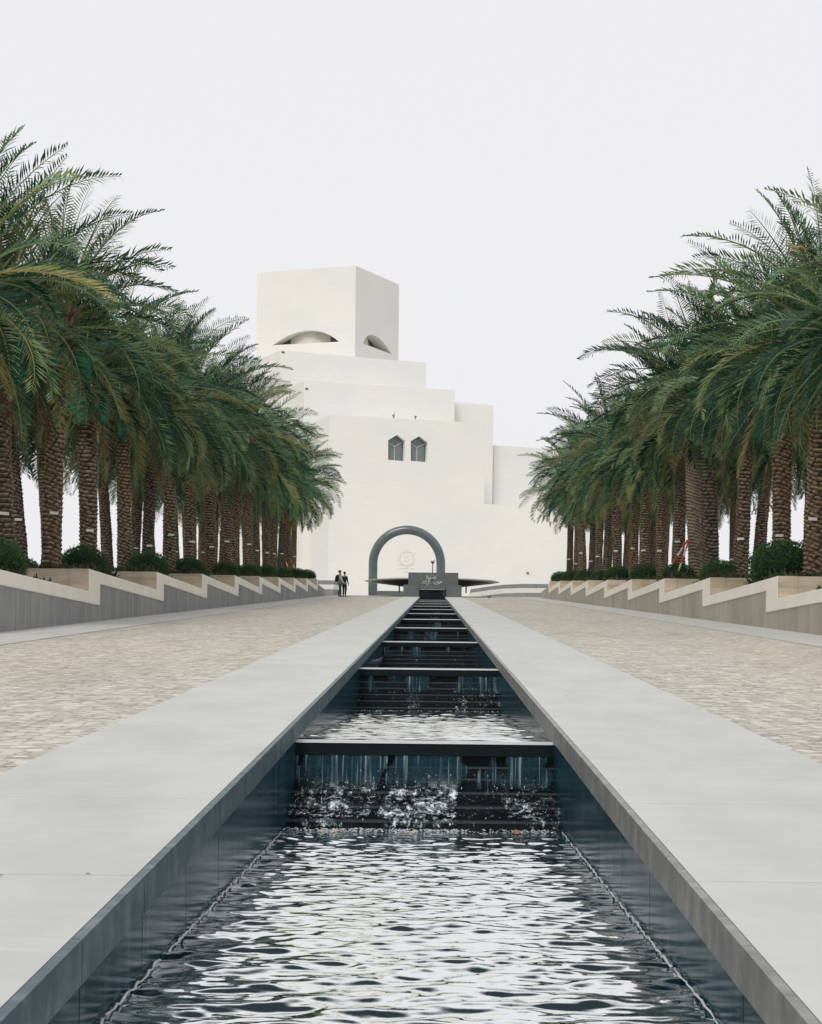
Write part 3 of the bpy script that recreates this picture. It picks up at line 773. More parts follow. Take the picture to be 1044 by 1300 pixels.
# ground cover along the bays
for sg,name in ((-1,'left'),(1,'right')):
    r=random.Random(21+sg); mb=MB(); ages=[]
    for j in range(len(YS)):
        ya=YS[j]+.35; yb=ya+PER-.5
        if j==len(YS)-1: yb=ya+2
        nn=int(4200 if j<6 else 1800)
        for i in range(nn):
            u=r.random(); y=ya+(yb-ya)*u; dx=.44+abs(r.gauss(0,.6))
            if dx>6: continue
            z=capz(j)-.10+.07*min(1,dx/1.2)
            hi=1+1.5*max(0,math.sin(y*2.1+j*1.7)*.6+.5*math.sin(y*5.3))*(1 if dx<.8 else .3)*(1 if u<.8 else .4)
            P=Vector((sg*(XW+dx),y,z)); d=Vector((r.gauss(0,.6),r.gauss(0,.6),1)).normalized(); l=r.uniform(.09,.17)*hi*(1.25 if u<.6 else .9)
            wv_=d.cross(Vector((r.gauss(0,1),r.gauss(0,1),0))).normalized()*.032; b=len(mb.v)
            mb.v.extend([tuple(P-wv_*.4),tuple(P+d*l*.6-wv_),tuple(P+d*l),tuple(P+d*l*.6+wv_)]); mb.f.append([b,b+1,b+2,b+3]); mb.mi.append(0); ages+=[r.random()]*4
    o=mb.build('ground_cover',M['cover']); a=o.data.attributes.new('age','FLOAT','POINT'); a.data.foreach_set('value',ages)
    tag(o,f'low dark ground cover plants in the {name} planter terraces','ground cover',kind='stuff')

# ------------------------------------------------------------------ building
def hitplane(px,py,P,u):      # image point onto the vertical plane through P along u -> (s along u, z)
    dx,dy=unroll(px,py); a=dx/F
    # point = (a*Y, Y): solve P.x+s*u.x = a*(P.y+s*u.y)
    s_=(a*P[1]-P[0])/(u[0]-a*u[1]); Y=P[1]+s_*u[1]
    return s_, -dy*Y/F
def face_corner(p1,p2,Y1):
    """top edge of a face seen from p1 to p2 (level in the world): P1, P2, z"""
    A=at(*p1,Y1); dx,dy=unroll(*p2); Y2=A.z*F/(-dy); return A, Vector((dx*Y2/F,Y2,A.z)), A.z
bld=empty('museum_building',(0,200,ZP),0,'huge pale limestone museum of stacked cubes with a square tower','building')
binv=Matrix.Translation((0,-200,-ZP))
def bpart(mb,n,m,parent=None,sm=False):
    o=mb.build(n,m,parent or bld,sm)
    if parent is None: o.matrix_parent_inverse=binv
    return o
def wall_face(mb, P, u, s0, s1, z0, z1, holes, depth, nrm):
    """planar wall with real openings and reveals of the given depth (nrm points outwards)"""
    bm=bmesh.new(); allv=[]
    def loop(pts):
        vs=[bm.verts.new((P[0]+u[0]*s,P[1]+u[1]*s,z)) for s,z in pts]
        es=[bm.edges.new((vs[i],vs[(i+1)%len(vs)])) for i in range(len(vs))]; return vs,es
    E=loop([(s0,z0),(s1,z0),(s1,z1),(s0,z1)])[1]
    for h in holes: E+=loop(h)[1]
    bmesh.ops.triangle_fill(bm, use_beauty=True, edges=E, normal=Vector((nrm[0],nrm[1],0)))
    bm.verts.index_update(); vs=[tuple(v.co) for v in bm.verts]; fs=[[v.index for v in f.verts] for f in bm.faces]
    bm.free(); mb.add(vs,fs)
    for h in holes:
        a=[(P[0]+u[0]*s,P[1]+u[1]*s,z) for s,z in h]; b=[(x-nrm[0]*depth,y-nrm[1]*depth,z) for x,y,z in a]; n=len(h)
        mb.add(a+b,[(i,(i+1)%n,n+(i+1)%n,n+i) for i in range(n)])
def block(name, p1, p2, Y1, depth, z0=2.0, depth_dir=None, holes=None, hd=.6, extend_right=0, mat_=None):
    A,B,z=face_corner(p1,p2,Y1); u=(B-A); u.z=0; w_=u.length; u.normalize(); nr=Vector((u.y,-u.x,0))   # towards the viewer
    w_+=extend_right; Bb=A+u*w_; bk=-nr*depth
    mb=MB()
    hs_=[[hitplane(px,py,A,u) for px,py in h] for h in (holes or [])]
    if hs_: wall_face(mb,A,u,0,w_,z0,z,hs_,hd,nr)
    else: mb.add([(A.x,A.y,z0),(Bb.x,Bb.y,z0),(Bb.x,Bb.y,z),(A.x,A.y,z)],[(0,1,2,3)])
    a0=Vector((A.x,A.y,z0)); V=[(A.x,A.y),(Bb.x,Bb.y),(Bb.x+bk.x,Bb.y+bk.y),(A.x+bk.x,A.y+bk.y)]
    vs=[(x,y,z0) for x,y in V]+[(x,y,z) for x,y in V]
    # parapet: roof slab a little lower than the rim
    mb.add(vs,[(1,2,6,5),(2,3,7,6),(3,0,4,7)])
    rim=.45; rf=z-.9
    ins=[]
    cx=sum(v[0] for v in V)/4; cy=sum(v[1] for v in V)/4
    q=[A+u*rim-nr*rim, Bb-u*rim-nr*rim, Bb-u*rim-nr*(depth-rim), A+u*rim-nr*(depth-rim)]
    vs=[(x,y,z) for x,y in V]+[(p.x,p.y,z) for p in q]+[(p.x,p.y,rf) for p in q]
    mb.add(vs,[(i,(i+1)%4,4+(i+1)%4,4+i) for i in range(4)]+[(4+i,4+(i+1)%4,8+(i+1)%4,8+i) for i in range(4)]+[(8,9,10,11)])
    o=bpart(mb,name,mat_ or M['lime'])
    return dict(A=A,B=Bb,u=u,n=nr,z=z,holes=hs_,o=o)
W1=[(493.0,583.7),(493.0,558.9),(504.4,552.0),(514.3,559.6),(513.4,585.4)]
W2=[(521.7,585.0),(521.7,560.0),(532.6,553.7),(543.0,561.6),(541.8,586.8)]
bA=block('front_wall',(418.7,526.4),(616,537.2),200,26,holes=[W1,W2],hd=.75)
# the lower wall that carries on to the right of the front block
dA=bA['B']; uA=bA['u']; nA=bA['n']
s_,zl=hitplane(650,641.2,bA['A'],uA)
def boxdir(mb,P,u,n,s0,s1,d0,d1,z0,z1):
    c=[P+u*s-n*d for s,d in ((s0,d0),(s1,d0),(s1,d1),(s0,d1))]
    mb.add([(p.x,p.y,z0) for p in c]+[(p.x,p.y,z1) for p in c],[(3,2,1,0),(4,5,6,7),(0,1,5,4),(1,2,6,5),(2,3,7,6),(3,0,4,7)])
mb=MB(); wA=(bA['B']-bA['A']).length; boxdir(mb,bA['A'],uA,nA,wA+.003,wA+12.5,.004,24,2.0,zl); bpart(mb,'low_wing_wall',M['lime'])
bB=block('upper_terrace_wall',(577.0,510.8),(626.6,514.5),214.9,24)
bC=block('middle_terrace_wall',(386.2,483.2),(577.5,495.8),207,27)
bD=block('high_terrace_wall',(356.4,444.6),(541.3,460.8),214,27)
# right wing behind
bE=block('right_wing_wall',(626.9,565.2),(703,570.6),218.6,20,extend_right=6)
# roof of the tower: two faces from the near corner
Tn=at(452,337.2,225); dx,dy=unroll(326.8,346.2); Yl=Tn.z*F/(-dy); Tl=Vector((dx*Yl/F,Yl,Tn.z))
dx,dy=unroll(506.9,361.4); Yr=Tn.z*F/(-dy); Tr=Vector((dx*Yr/F,Yr,Tn.z)); Tb=Tl+Tr-Tn
def hu(a,b): v=(b-a); v.z=0; L=v.length; return v.normalized(),L
uL,wL=hu(Tl,Tn); nL=Vector((uL.y,-uL.x,0)); uR,wR=hu(Tn,Tr); nR=Vector((uR.y,-uR.x,0))
def arc(pa,ap,pb,n=14):     # circle-like arc through image points
    out=[]
    for i in range(n+1):
        t_=i/n; u_=2*t_-1
        # quadratic-ish blend bulging like a circular segment
        bx=pa[0]+(pb[0]-pa[0])*t_; by=pa[1]+(pb[1]-pa[1])*t_
        mx_=(pa[0]+pb[0])/2; my=(pa[1]+pb[1])/2; k=(1-abs(u_)**2.1)
        out.append((bx+(ap[0]-mx_)*k, by+(ap[1]-my)*k))
    return out
HL=arc((346,438.8),(391,419.6),(430.5,433.8))+[(353.2,437.8)]
HR=arc((461,436.0),(475.5,425.8),(497.5,449.6))
mb=MB(); zt=Tn.z; zb=20
hl=[hitplane(px,py,Tl,uL) for px,py in HL]; hr=[hitplane(px,py,Tn,uR) for px,py in HR]
wall_face(mb,Tl,uL,0,wL,zb,zt,[hl],1.6,nL); wall_face(mb,Tn,uR,0,wR,zb,zt,[hr],1.6,nR)
mb.add([(Tr.x,Tr.y,zb),(Tb.x,Tb.y,zb),(Tl.x,Tl.y,zb),(Tr.x,Tr.y,zt),(Tb.x,Tb.y,zt),(Tl.x,Tl.y,zt)],[(0,1,4,3),(1,2,5,4)])
cc=[Tl,Tn,Tr,Tb]; ctr=(Tl+Tr)/2
inn=[ctr+(p-ctr)*.93 for p in cc]
mb.add([tuple(p) for p in cc]+[tuple(p) for p in inn]+[(p.x,p.y,zt-1.2) for p in inn],[(i,(i+1)%4,4+(i+1)%4,4+i) for i in range(4)]+[(4+i,4+(i+1)%4,8+(i+1)%4,8+i) for i in range(4)]+[(8,9,10,11)])
bpart(mb,'tower_wall',M['lime'])
def pane(P,u,n,h,depth,name,m,grow=.15,parent=None):
    cs=sum(s for s,z in h)/len(h); cz=sum(z for s,z in h)/len(h)
    pts=[P+u*(cs+(s-cs)*(1+grow))-n*depth for s,z in h]; zs_=[cz+(z-cz)*(1+grow) for s,z in h]
    k=len(h); mb=MB(); mb.add([(p.x,p.y,z) for p,z in zip(pts,zs_)]+[(p.x-n.x*.05,p.y-n.y*.05,z) for p,z in zip(pts,zs_)],[tuple(range(k)),tuple(range(2*k-1,k-1,-1))]+[(i,(i+1)%k,k+(i+1)%k,k+i) for i in range(k)])
    return bpart(mb,name,m)
for (P,u,n,h,rs) in ((Tl,uL,nL,hl,(.20,.80)),(Tn,uR,nR,hr,(.0,.56))):
    pane(P,u,n,h,1.55,'arched_opening',M['niche_dark'])
    # pale vaulted drum seen inside the opening
    s0=min(s for s,z in h); s1=max(s for s,z in h); z0=min(z for s,z in h)-.6; z1=max(z for s,z in h)+.8
    a,b=s0+(s1-s0)*rs[0], s0+(s1-s0)*rs[1]; mb=MB(); V=[]; N=14
    for i in range(N+1):
        q=i/N; ss=a+(b-a)*q; dd=1.42-.75*math.sin(math.pi*q)
        for zz,k_ in ((z0,0),((z0+z1)/2,.12),(z1,.5)):
            p=P+u*ss-n*(dd+k_*.9); V.append((p.x,p.y,zz))
    Fc=[]
    for i in range(N):
        for j in range(2): Fc.append((i*3+j,(i+1)*3+j,(i+1)*3+j+1,i*3+j+1))
    mb.add(V,Fc); bpart(mb,'vaulted_drum',M['niche'],sm=True)
# the pair of pointed windows
for h in bA['holes']:
    wroot=pane(bA['A'],uA,nA,h,.74,'pointed_window',M['glass_dark'],.06)
    (sl,zb_),(sl2,zsl),(sa,za),(sr2,zsr),(sr_,zb2)=h
    cz=(zsl+zb_)/2+ (zsl-zb_)*.10; cs=(sl+sr_)/2; mb=MB()
    def pt(s,z,d=.70): p=bA['A']+uA*s-nA*d; return (p.x,p.y,z)
    zc=zsl-(zsl-zb_)*.27
    for a,b in (((sl,zsl-.05),(cs,zc)),((sr2,zsr-.05),(cs,zc)),((cs,zc),(cs,zb_))):
        mb.tube([pt(*a),pt(*b)],.055,6)
    fr=MB(); q=[(sl,zb_),(sl,zsl),(sa,za),(sr2,zsr),(sr_,zb2)]
    mbm=mb.build('mullion',M['mullion'],wroot)
    q=q+[q[0]]
    for a,b in zip(q[:-1],q[1:]): fr.tube([pt(*a,.66),pt(*b,.66)],.05,6)
    fr.build('window_frame',M['niche_dark'],wroot)
# eight-pointed star screen and lettering-like grille lines above the door, low relief
def hp(px,py): return hitplane(px,py,bA['A'],uA)
mb=MB(); c_=hp(516.5,709.5)
def P3(s,z,d=-.02): p=bA['A']+uA*s-nA*d; return (p.x,p.y,z)
ro=1.0
for q in (0,math.pi/4):
    pts=[(c_[0]+ro*math.cos(q+i*math.pi/2),c_[1]+ro*math.sin(q+i*math.pi/2)) for i in range(5)]
    for a,b in zip(pts[:-1],pts[1:]): mb.tube([P3(*a),P3(*b)],.014,6)
pts=[(c_[0]+.3*math.cos(i*math.pi/4),c_[1]+.3*math.sin(i*math.pi/4)) for i in range(9)]
for a,b in zip(pts[:-1],pts[1:]): mb.tube([P3(*a),P3(*b)],.012,6)
for (x0,x1,y) in ((506,511.5,716),(521.5,527,716),(506.5,526.5,721.6),(512,521,726.5)):
    mb.tube([P3(*hp(x0,y)),P3(*hp(x1,y))],.015,6)
bpart(mb,'star_emblem',mottled('star_relief_stone',(.70,.675,.62),(.73,.71,.66),3))
# small roof floodlights
for k,(px,py,Bk) in enumerate(((500.5,529.5,bA),(528.5,532.0,bA))):
    s_,z_=hitplane(px,py,Bk['A'],Bk['u']); p=Bk['A']+Bk['u']*s_-Bk['n']*.25; z_=Bk['z']
    mb=MB(); mb.tube([(p.x,p.y,z_-.01),(p.x,p.y,z_+.22)],.05,8); mb.ball((p.x,p.y-.05,z_+.32),.15,10,(1,1,.8))
    if k==0: mb.tube([(p.x+.1,p.y,z_),(p.x+.12,p.y,z_+.75)],.03,6)
    o=mb.build('roof_lamp',M['band'],None,True); tag(o,['roof lamp with thin mast on the parapet above the left pointed window','roof lamp on the parapet above the right pointed window'][k],'roof lamp','small lamps on the museum parapet')
for (px,py,Bk,lb) in ((350.5,446.5,bD,'small dark vent'),(389,493,bC,'small dark vent')):
    s_,z_=hitplane(max(px,359 if Bk is bD else 389),py+1.5,Bk['A'],Bk['u']); p=Bk['A']+Bk['u']*s_
    mb=MB(); boxdir(mb,p,Bk['u'],Bk['n'],-.12,.22,-.05,.1,z_,z_+.16); bpart(mb,'wall_vent',M['niche_dark'])
s_,z_=hitplane(670,727.5,bA['A'],uA); mb=MB(); boxdir(mb,bA['A'],uA,nA,s_-.12,s_+.12,-.12,-.0,z_-.08,z_+.08); bpart(mb,'wall_vent',M['niche_dark'])

# ------------------------------------------------------------------ ring arch
YA=150; cL=at(473.6,740,YA); cR=at(559.6,740,YA); cx=(cL.x+cR.x)/2; rr=(cR.x-cL.x)/2; tr_=11.4/F*YA/2
ztop=at(516,672.8,YA).z; zc=ztop-rr
root=empty('ring_arch',(cx,YA,ZP),0,'tall grey round tubular archway standing before the pale museum wall behind the fountain','arch')
mb=MB(); pts=[(-rr,0,-.02),(-rr,0,(zc-ZP)*.5)]
for i in range(41):
    a=math.pi-math.pi*i/40; pts.append((rr*math.cos(a),0,zc-ZP+rr*math.sin(a)))
pts+=[(rr,0,(zc-ZP)*.5),(rr,0,-.02)]
mb.tube(pts,tr_,20); mb.build('arch_tube',M['ring'],root,True)
mb=MB()
for sg in (-1,1): mb.lathe([(tr_+.001,0),(tr_+.09,0),(tr_+.09,.12),(tr_+.004,.14)],sg*rr,0,20)
mb.build('foot_collar',M['greystone'],root)

# ------------------------------------------------------------------ fountain basin, sign block and head blocks
YB=134
bc=at(549,740,YB)
root=empty('fountain_basin',(bc.x,YB,ZP),0,'wide shallow many-sided fountain basin with dark underside behind the sign block','fountain')
rb=4.78; zr=6.60-ZP
mb=MB(); n=12; ph=0
mb.lathe([(rb-.25,zr-.04),(rb,zr),(rb,zr-.07),(rb-.35,zr-.11)],0,0,n,ph=ph); mb.build('basin_rim',M['basin_rim'],root)
mb=MB(); mb.lathe([(rb-.36,zr-.112),(1.9,zr-.42),(1.1,zr-.50)],0,0,n,ph=ph); mb.lathe([(rb-.26,zr-.10),(.01,zr-.10)],0,0,n,ph=ph); mb.build('bowl',M['basin'],root)
mb=MB(); mb.lathe([(1.1,zr-.502),(1.0,0)],0,0,n,ph=ph); mb.build('plinth',M['greystone'],root)
for px in (507,592):
    x=at(px,750,131.6).x-bc.x; mb=MB(); mb.tube([(x,-2.2,-.02),(x,-2.2,zr-.42)],.05,10); mb.build('support_post',M['greystone'],root)
def blk(name,px0,px1,Ya,dep,zt_,m,label,cat,group=None,zb_=None):
    x0=at(px0,745,Ya).x; x1=at(px1,745,Ya).x; mb=MB(); zb_=ramp(Ya)-.3 if zb_ is None else zb_
    mb.box(x0,x1,Ya,Ya+dep,zb_,zt_); o=mb.build(name,m,None,bevel=.02); return tag(o,label,cat,group)
zz=at(549,742.3,128).z
blk('fountain_block',512.3,532.6,128.2,.9,zz,M['greystone'],'grey stone block left of the channel head cascade','stone block','grey blocks beside the channel head')
blk('fountain_block',566.0,586.4,128.2,.9,zz,M['greystone'],'grey stone block right of the channel head cascade','stone block','grey blocks beside the channel head')
x0=at(518.5,745,129.2).x; x1=at(582,745,129.2).x
root=empty('sign_block',((x0+x1)/2,129.3,ramp(129)),0,'wide dark grey stone block with pale monogram and script above the channel head cascade','sign')
inv=Matrix.Translation((-(x0+x1)/2,-129.3,-ramp(129)))
mb=MB(); mb.box(x0,x1,129.3,130.6,ramp(129)-.2,at(549,726.8,129.2).z); o=mb.build('stone_body',M['greystone'],root,bevel=.02); o.matrix_parent_inverse=inv
def stroke(mb,pts,r=.022,Yd=129.28):
    mb.tube([at(px,py,Yd) for px,py in pts],r,6)
mb=MB()
# monogram: tall slanted strokes like N . Y
for pts in ([(541.2,737),(542.4,730.2)],[(542.4,730.2),(546.2,737.2)],[(541.0,730.0),(545.0,737.2)],[(546.2,737.2),(547.4,730.0)],[(548.9,733.6),(549.4,734.2)],[(550.0,730.0),(552.4,733.8),(552.2,737.2)],[(552.4,733.8),(554.4,730.0)]):
    stroke(mb,pts,.011)
o=mb.build('monogram',M['script'],root); o.matrix_parent_inverse=inv
mb=MB()
for pts in ([(536.4,741.4),(538,739.2),(539.5,741.0),(541.0,739.6),(542.6,741.2),(544.6,739.8),(546.8,740.6)],[(537.2,738.2),(541.5,737.7),(546,738.4)],[(550.0,739.0),(551.8,741.6),(555.0,741.8),(558.6,740.8),(562.4,738.6)],[(552.6,739.4),(555.4,738.6),(557.2,740.2),(560.4,737.9)],[(541.8,742.6),(544.0,742.3)]):
    stroke(mb,pts,.018)
o=mb.build('script_writing',M['script'],root); o.matrix_parent_inverse=inv
# hood over the head cascade
xa,xb=at(533.2,745,128.1).x,at(565.8,745,128.1).x
mb=MB(); mb.box(xa,xb,128.03,129.28,at(549,748,128).z,at(549,743.2,128).z)
o=mb.build('cascade_hood',M['greystone'],None,bevel=.01); tag(o,'low grey stone hood between the blocks from which the channel water spills','stone hood')
# grey plinth beside the left leg of the arch
xa,xb=at(478.5,752,141).x,at(512,752,141).x
mb=MB(); mb.box(xa,xb,141,142.5,ZP-.1,at(495,750.2,141).z); tag(mb.build('low_plinth',M['greystone'],None,bevel=.02),'low dark grey plinth under the basin beside the left foot of the arch','plinth')
# lamp globe above the sign block
pl=at(549.6,713,132.5); mb=MB()
root=empty('globe_lamp',(pl.x,132.5,6.5),0,'small white globe lamp on a thin stem seen above the grey sign block','lamp')
mb=MB(); mb.tube([(0,0,-.1),(0,0,pl.z-6.5-.1)],.03,8); mb.lathe([(.05,pl.z-6.5-.14),(.13,pl.z-6.5-.06),(.11,pl.z-6.5-.0)],0,0,12); mb.build('stem',M['basin'],root)
mb=MB(); mb.ball((0,0,pl.z-6.5+.08),.17,14); mb.build('globe',mat('opal_glass',(.85,.85,.83),.3),root,True)

# low white terrace walls with grey bands, right and left of the plaza
def terrace(pts_top, label):
    """pts: (px, py of the top of the upper band, distance)"""
    root=empty('terrace_wall',(at(*pts_top[0]).x,pts_top[0][2],ZP),0,label,'terrace wall')
    inv=Matrix.Translation((-at(*pts_top[0]).x,-pts_top[0][2],-ZP))
    ws=MB(); bu=MB(); bl=MB()
    Z=at(*pts_top[1]).z; zl1=Z-.95; 
    P=[Vector((at(*p).x,p[2],0)) for p in pts_top]
    def strip(mb,off,z0,z1,dep):
        n=len(P); V=[]
        for q in P: 
            for (dy,z) in ((-off,z0),(-off,z1),(dep,z1),(dep,z0)): V.append((q.x,q.y+dy,z))
        f=[]
        for i in range(n-1):
            a=4*i
            for j in range(4): f.append((a+j,a+4+j,a+4+(j+1)%4,a+(j+1)%4))
        f+=[(0,1,2,3),tuple(4*(n-1)+j for j in (3,2,1,0))]; mb.add(V,f)
    strip(ws,0,ZP-.2,Z-.305,4); strip(bu,.03,Z-.30,Z,4.03); strip(bl,.8,ZP-.1,Z-.74,-.002)
    for mb,nm,m in ((ws,'white_wall',M['terrace_white']),(bu,'grey_coping',M['band']),(bl,'grey_bench',M['band'])):
        o=mb.build(nm,m,root); o.matrix_parent_inverse=inv
terrace([(598,747.8,160),(606,746.9,158.5),(622,744.2,154.5),(640,741.5,151.6),(663,739.6,150),(700,740.2,149.6),(760,741,149.6)],'low white terrace wall with two grey stone bands to the right of the fountain')
terrace([(340,736.4,150),(404,736.6,150),(424,736.6,150),(433,737.5,152)],'low white terrace wall with grey bands left of the two people')

# ------------------------------------------------------------------ people
def skin_mesh(name, verts, edges, radii, m, sub=1):
    me=bpy.data.meshes.new(name+'_base'); me.from_pydata([tuple(v) for v in verts], edges, [])
    o=bpy.data.objects.new(name+'_tmp', me); C.objects.link(o)
    mo=o.modifiers.new('s','SKIN'); mo.use_smooth_shade=True
    for i,r in enumerate(radii):
        sv=me.skin_vertices[0].data[i]; sv.radius=(r,r) if not isinstance(r,tuple) else r; sv.use_root=(i==0)
    su=o.modifiers.new('u','SUBSURF'); su.levels=sub; su.render_levels=sub
    dg=bpy.context.evaluated_depsgraph_get(); dg.update(); ev=o.evaluated_get(dg)
    out=bpy.data.meshes.new_from_object(ev); out.name=name; out.materials.clear(); out.materials.append(m)
    bpy.data.objects.remove(o); bpy.data.meshes.remove(me); return out
def person(loc, rz, h, lab, skin, hairc, topc, legc, shoe, bag=None, stride=.16, armbend=.12):
    root=empty('person',loc,rz,lab,'person')
    k=h/1.75
    def V(x,y,z): return Vector((x,y,z))*k
    # faces -Y in its own space; one skeleton for the whole body
    vs=[V(0,0,.95),V(0,0,1.10),V(0,.01,1.27),V(0,.015,1.42),V(0,.01,1.51),V(0,-.005,1.58),V(0,-.01,1.665),V(0,0,1.735)]
    rs=[(.15,.11),(.13,.10),(.155,.11),(.10,.08),(.052,.055),(.06,.075),(.078,.095),(.055,.065)]
    es=[(i,i+1) for i in range(7)]
    def add(p,r,par): vs.append(p); rs.append(r); es.append((par,len(vs)-1)); return len(vs)-1
    joints={}
    for sg in (-1,1):
        st=stride*sg
        a=add(V(sg*.09,0,.88),(.085,.09),0); b=add(V(sg*.10,-.02-st*.5,.50),.058,a); c=add(V(sg*.10,-st+.03,.10),.038,b); d=add(V(sg*.105,-st,.045),.04,c); add(V(sg*.12,-st-.14,.03),.03,d)
        joints[sg]=[vs[a],vs[b],vs[c],vs[d],vs[-1]]
        s1=add(V(sg*.165,.01,1.40),.055,3); e1=add(V(sg*.225,.03+st*.3,1.13),.042,s1); w1=add(V(sg*.215,-armbend+st*.6,.90),.027,e1); pm=add(V(sg*.21,-armbend-.02+st*.7,.84),(.034,.018),w1)
        joints[(sg,'arm')]=[vs[s1],vs[e1],vs[w1],vs[pm]]
        for q in range(4):
            f1=add(vs[pm]+V(sg*.002,(.028-.018*q),-.045),.0095,pm); add(vs[f1]+V(-sg*.012,0,-.035+.006*abs(q-1.5)),.008,f1)
        t1=add(vs[w1]+V(-sg*.008,-.035,-.045),.010,w1); add(vs[t1]+V(-sg*.006,-.008,-.03),.008,t1)
    body=skin_mesh('body',vs,es,[(r if isinstance(r,tuple) else (r,r)) for r in [tuple(x*k for x in q) if isinstance(q,tuple) else q*k for q in rs]],skin,1)
    link('body',body,root)
    # face: nose, ears, eyes, mouth
    mb=MB(); mb.ball(V(0,-.108,1.635),.014*k,8,(.8,1,1.4))
    for sg in (-1,1): mb.ball(V(sg*.082,.005,1.64),.022*k,8,(.4,.8,1.3))
    mb.build('nose_and_ears',skin,root,True)
    mb=MB()
    for sg in (-1,1): mb.ball(V(sg*.032,-.098,1.665),.009*k,8)
    mb.ball(V(0,-.10,1.598),.02*k,8,(1,.3,.25)); mb.build('eyes_and_mouth',hairc,root,True)
    mb=MB(); mb.ball(V(0,.022,1.69),.10*k,16,(.92,1.05,.88)); mb.build('hair',hairc,root,True)
    # shirt or jacket
    v=[V(0,0,.93),V(0,0,1.08),V(0,.01,1.27),V(0,.015,1.42),V(0,.012,1.475)]; r_=[(.165,.125),(.15,.118),(.175,.13),(.115,.095),(.07,.07)]; e=[(i,i+1) for i in range(4)]
    for sg in (-1,1):
        s1,e1,w1,_=joints[(sg,'arm')]; v.append(s1.copy()); r_.append((.07,.07)); e.append((3,len(v)-1)); v.append(e1.copy()); r_.append((.055,.055)); e.append((len(v)-2,len(v)-1)); v.append(w1.copy()); r_.append((.040,.040)); e.append((len(v)-2,len(v)-1))
    link('shirt' if bag else 'jacket',skin_mesh('top',v,e,[tuple(x*k for x in q) for q in r_],topc),root)
    v=[V(0,0,1.0),V(0,0,.92)]; r_=[(.152,.115),(.16,.12)]; e=[(0,1)]
    for sg in (-1,1):
        a,b,c,d,f=joints[sg]; v+= [a.copy(),b.copy(),c.copy()]; r_+=[(.10,.105),(.075,.078),(.058,.06)]; n_=len(v); e+=[(1,n_-3),(n_-3,n_-2),(n_-2,n_-1)]
    link('trousers',skin_mesh('trousers',v,e,[tuple(x*k for x in q) for q in r_],legc),root)
    for sg in (-1,1):
        a,b,c,d,f=joints[sg]; mb=MB(); mb.tube([d+V(0,.05,-.0),d,d.lerp(f,.6),f+V(0,-.03,-.005)],[.034*k,.045*k,.042*k,.022*k],10); mb.build('shoe',shoe,root,True)
    if bag:
        mb=MB(); mb.ball(V(0,.21,1.22),.2*k,14,(.85,.62,1.25)); mb.ball(V(0,.31,1.12),.12*k,12,(.9,.5,.9)); 
        bo=mb.build('backpack',bag,root,True)
        mb=MB()
        for sg in (-1,1): mb.tube([V(sg*.09,.12,1.44),V(sg*.11,-.02,1.49),V(sg*.12,-.135,1.36),V(sg*.15,-.10,1.15),V(sg*.14,.1,1.04)],.018*k,8)
        mb.build('strap',bag,bo,True)
    return root
skin=mat('tan_skin',(.32,.19,.12),.55); hair=mat('black_hair',(.012,.012,.012),.6); navy=mottled('dark_blue_denim',(.025,.045,.075),(.05,.085,.13),9); lb=mottled('pale_blue_cotton',(.42,.52,.60),(.55,.64,.70),8)
black=mottled('black_cloth',(.008,.012,.014),(.018,.024,.026),8); dkj=mottled('dark_teal_cloth',(.012,.028,.03),(.02,.045,.045),8); shoe=mat('dark_shoe',(.02,.02,.02),.5)
pa=at(431.6,758,130.5); pb=at(437.6,758,131.3)
# standing on the cobbles: feet at ramp level minus the crossfall
def gz(x,y): return ramp(y)-(.006+.06*(abs(x)-XO)/(XA-XO) if abs(x)<XA else .055)
person((pa.x,130.5,gz(pa.x,130.5)),R(118),1.80,'person in a pale blue shirt and jeans wearing a black backpack',skin,hair,lb,navy,shoe,bag=black,stride=.13)
person((pb.x,131.3,gz(pb.x,131.3)),R(160),1.72,'person in dark jacket and black trousers beside the one with the backpack',skin,hair,dkj,black,shoe,stride=.07)

# ------------------------------------------------------------------ birds and leaves
def bird(loc, rz, s_, lab, col):
    root=empty('pigeon',loc,rz,lab,'bird')
    vs=[(0,.0,.115),(0,-.06,.125),(0,-.10,.165),(0,-.105,.20),(0,.09,.10),(0,.17,.085)]
    me=skin_mesh('body',[Vector(v)*s_ for v in vs],[(0,1),(1,2),(2,3),(0,4),(4,5)],[(.05*s_,.05*s_),(.045*s_,.045*s_),(.026*s_,.026*s_),(.028*s_,.028*s_),(.035*s_,.03*s_),(.022*s_,.008*s_)],col)
    link('body',me,root)
    mb=MB(); mb.tube([Vector((0,-.125,.20))*s_,Vector((0,-.16,.193))*s_],[.008*s_,.002*s_],6); mb.build('beak',M['niche_dark'],root)
    for sg in (-1,1):
        mb=MB(); mb.tube([Vector((sg*.02,0,.08))*s_,Vector((sg*.022,.0,.0))*s_,Vector((sg*.022,-.03,.002))*s_],.004*s_,6); mb.build('leg',M['niche_dark'],root)
        mb=MB(); mb.ball(Vector((sg*.042,.03,.12))*s_,.055*s_,10,(.22,1.5,.6)); mb.build('wing',col,root,True)
pg=mat('pigeon_feather',(.05,.055,.065),.6)
p=at(621,760,118); bird((p.x,118,ramp(118)-.008),R(70),1.0,'small dark pigeon standing on the paving right of the far fountain',pg)
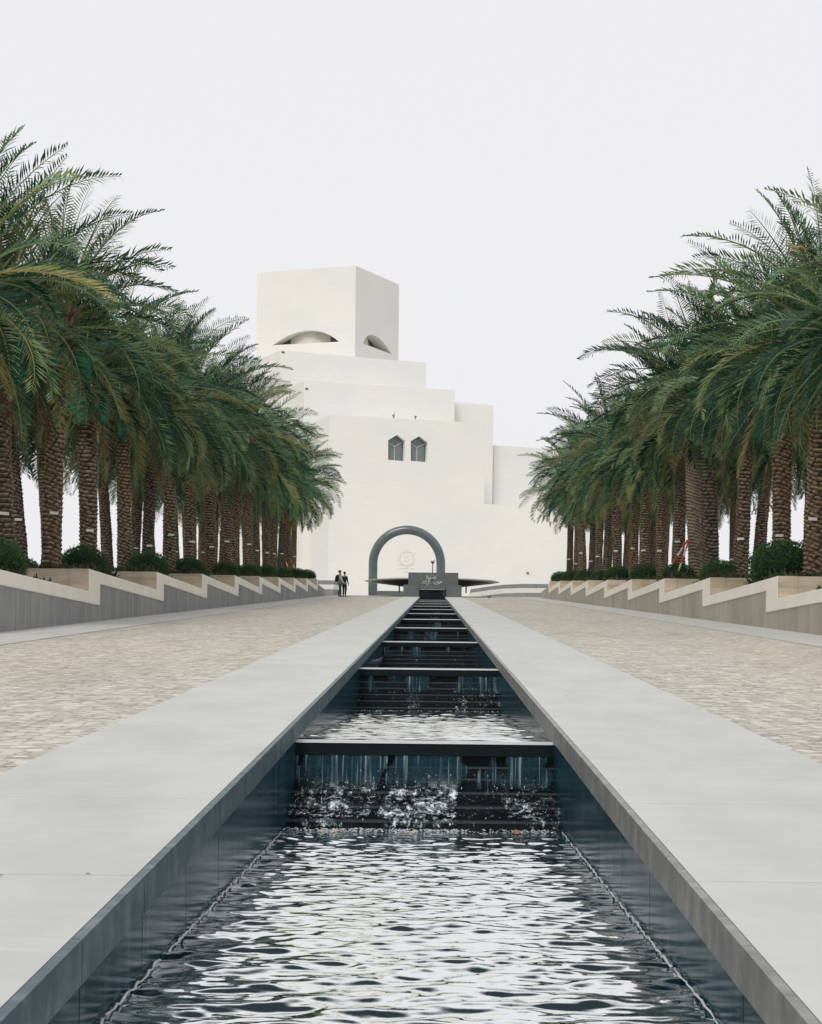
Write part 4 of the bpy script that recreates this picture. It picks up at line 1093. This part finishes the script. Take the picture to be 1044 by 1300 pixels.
bird((XC-XI+.20,lipY[1]+.03,lipZ[1]+.004),R(60),.62,'dark pigeon perched on the left end of the second cascade lip',pg)
def leaf(x,y,z,s_,col,lab,rz,tilt=.25):
    mb=MB(); V=[]; 
    pr=[(0,0),(.25,.35),(.5,.42),(.8,.25),(1,0)]
    for (a,b) in pr: V+=[(a-.5,-b*.55,.12*abs(b)+.1*a*a),(a-.5,b*.55,.12*abs(b)+.1*a*a)]
    V=[(q[0]*s_,q[1]*s_,q[2]*s_) for q in V]
    mb.add(V,[(2*i,2*i+2,2*i+3,2*i+1) for i in range(4)]); o=mb.build('fallen_leaf',col); o.location=(x,y,z); o.rotation_euler=(tilt,0,rz)
    tag(o,lab,'leaf','fallen leaves around the channel')
orange=mottled('orange_dry_leaf',(.30,.11,.05),(.38,.20,.10),20); brown=mottled('brown_dry_leaf',(.16,.12,.08),(.22,.17,.12),20); tanl=mottled('tan_dry_leaf',(.42,.33,.24),(.52,.42,.32),20)
yb_=L1-LEAN-.04; zw=lipZ[0]-.506+.02
def wx(px): return at(px,1050,yb_).x
for dx in (-.02,.03,.06): leaf(wx(415)+dx*1.6,yb_-.02+dx*.3,zw-.012,.06,tanl,'tan leaf among the cluster floating left at the foot of the nearest cascade',dx*30,.5)
for dx in (-.025,.0,.035): leaf(wx(657)+dx,yb_-.03,zw-.008,.05,orange,'orange red leaf among the cluster floating right at the foot of the nearest cascade',dx*50,.8)
leaf(wx(525),yb_-.04,zw-.012,.05,tanl,'single tan leaf floating at the middle of the nearest cascade foot',.4,.4)
for i,(px,py) in enumerate([(0.8,1113),(112,1111),(293,853),(719,884),(721,1062)]):
    Yq=HC*F/((unroll(px,py)[1])+S*F*1.0)
    dx_,dy_=unroll(px,py); Yq=HC*F/(dy_+S*F); 
    leaf(dx_*Yq/F,Yq,ramp(Yq)+.004,.022,brown,['tiny brown leaf on the left coping at the frame edge','tiny brown leaf on the left coping, inside from the frame edge','tiny brown leaf far up the left coping','tiny brown leaf on the right coping beside the second cascade','tiny brown leaf on the right coping beside the nearest cascade'][i],i*1.3,.2)
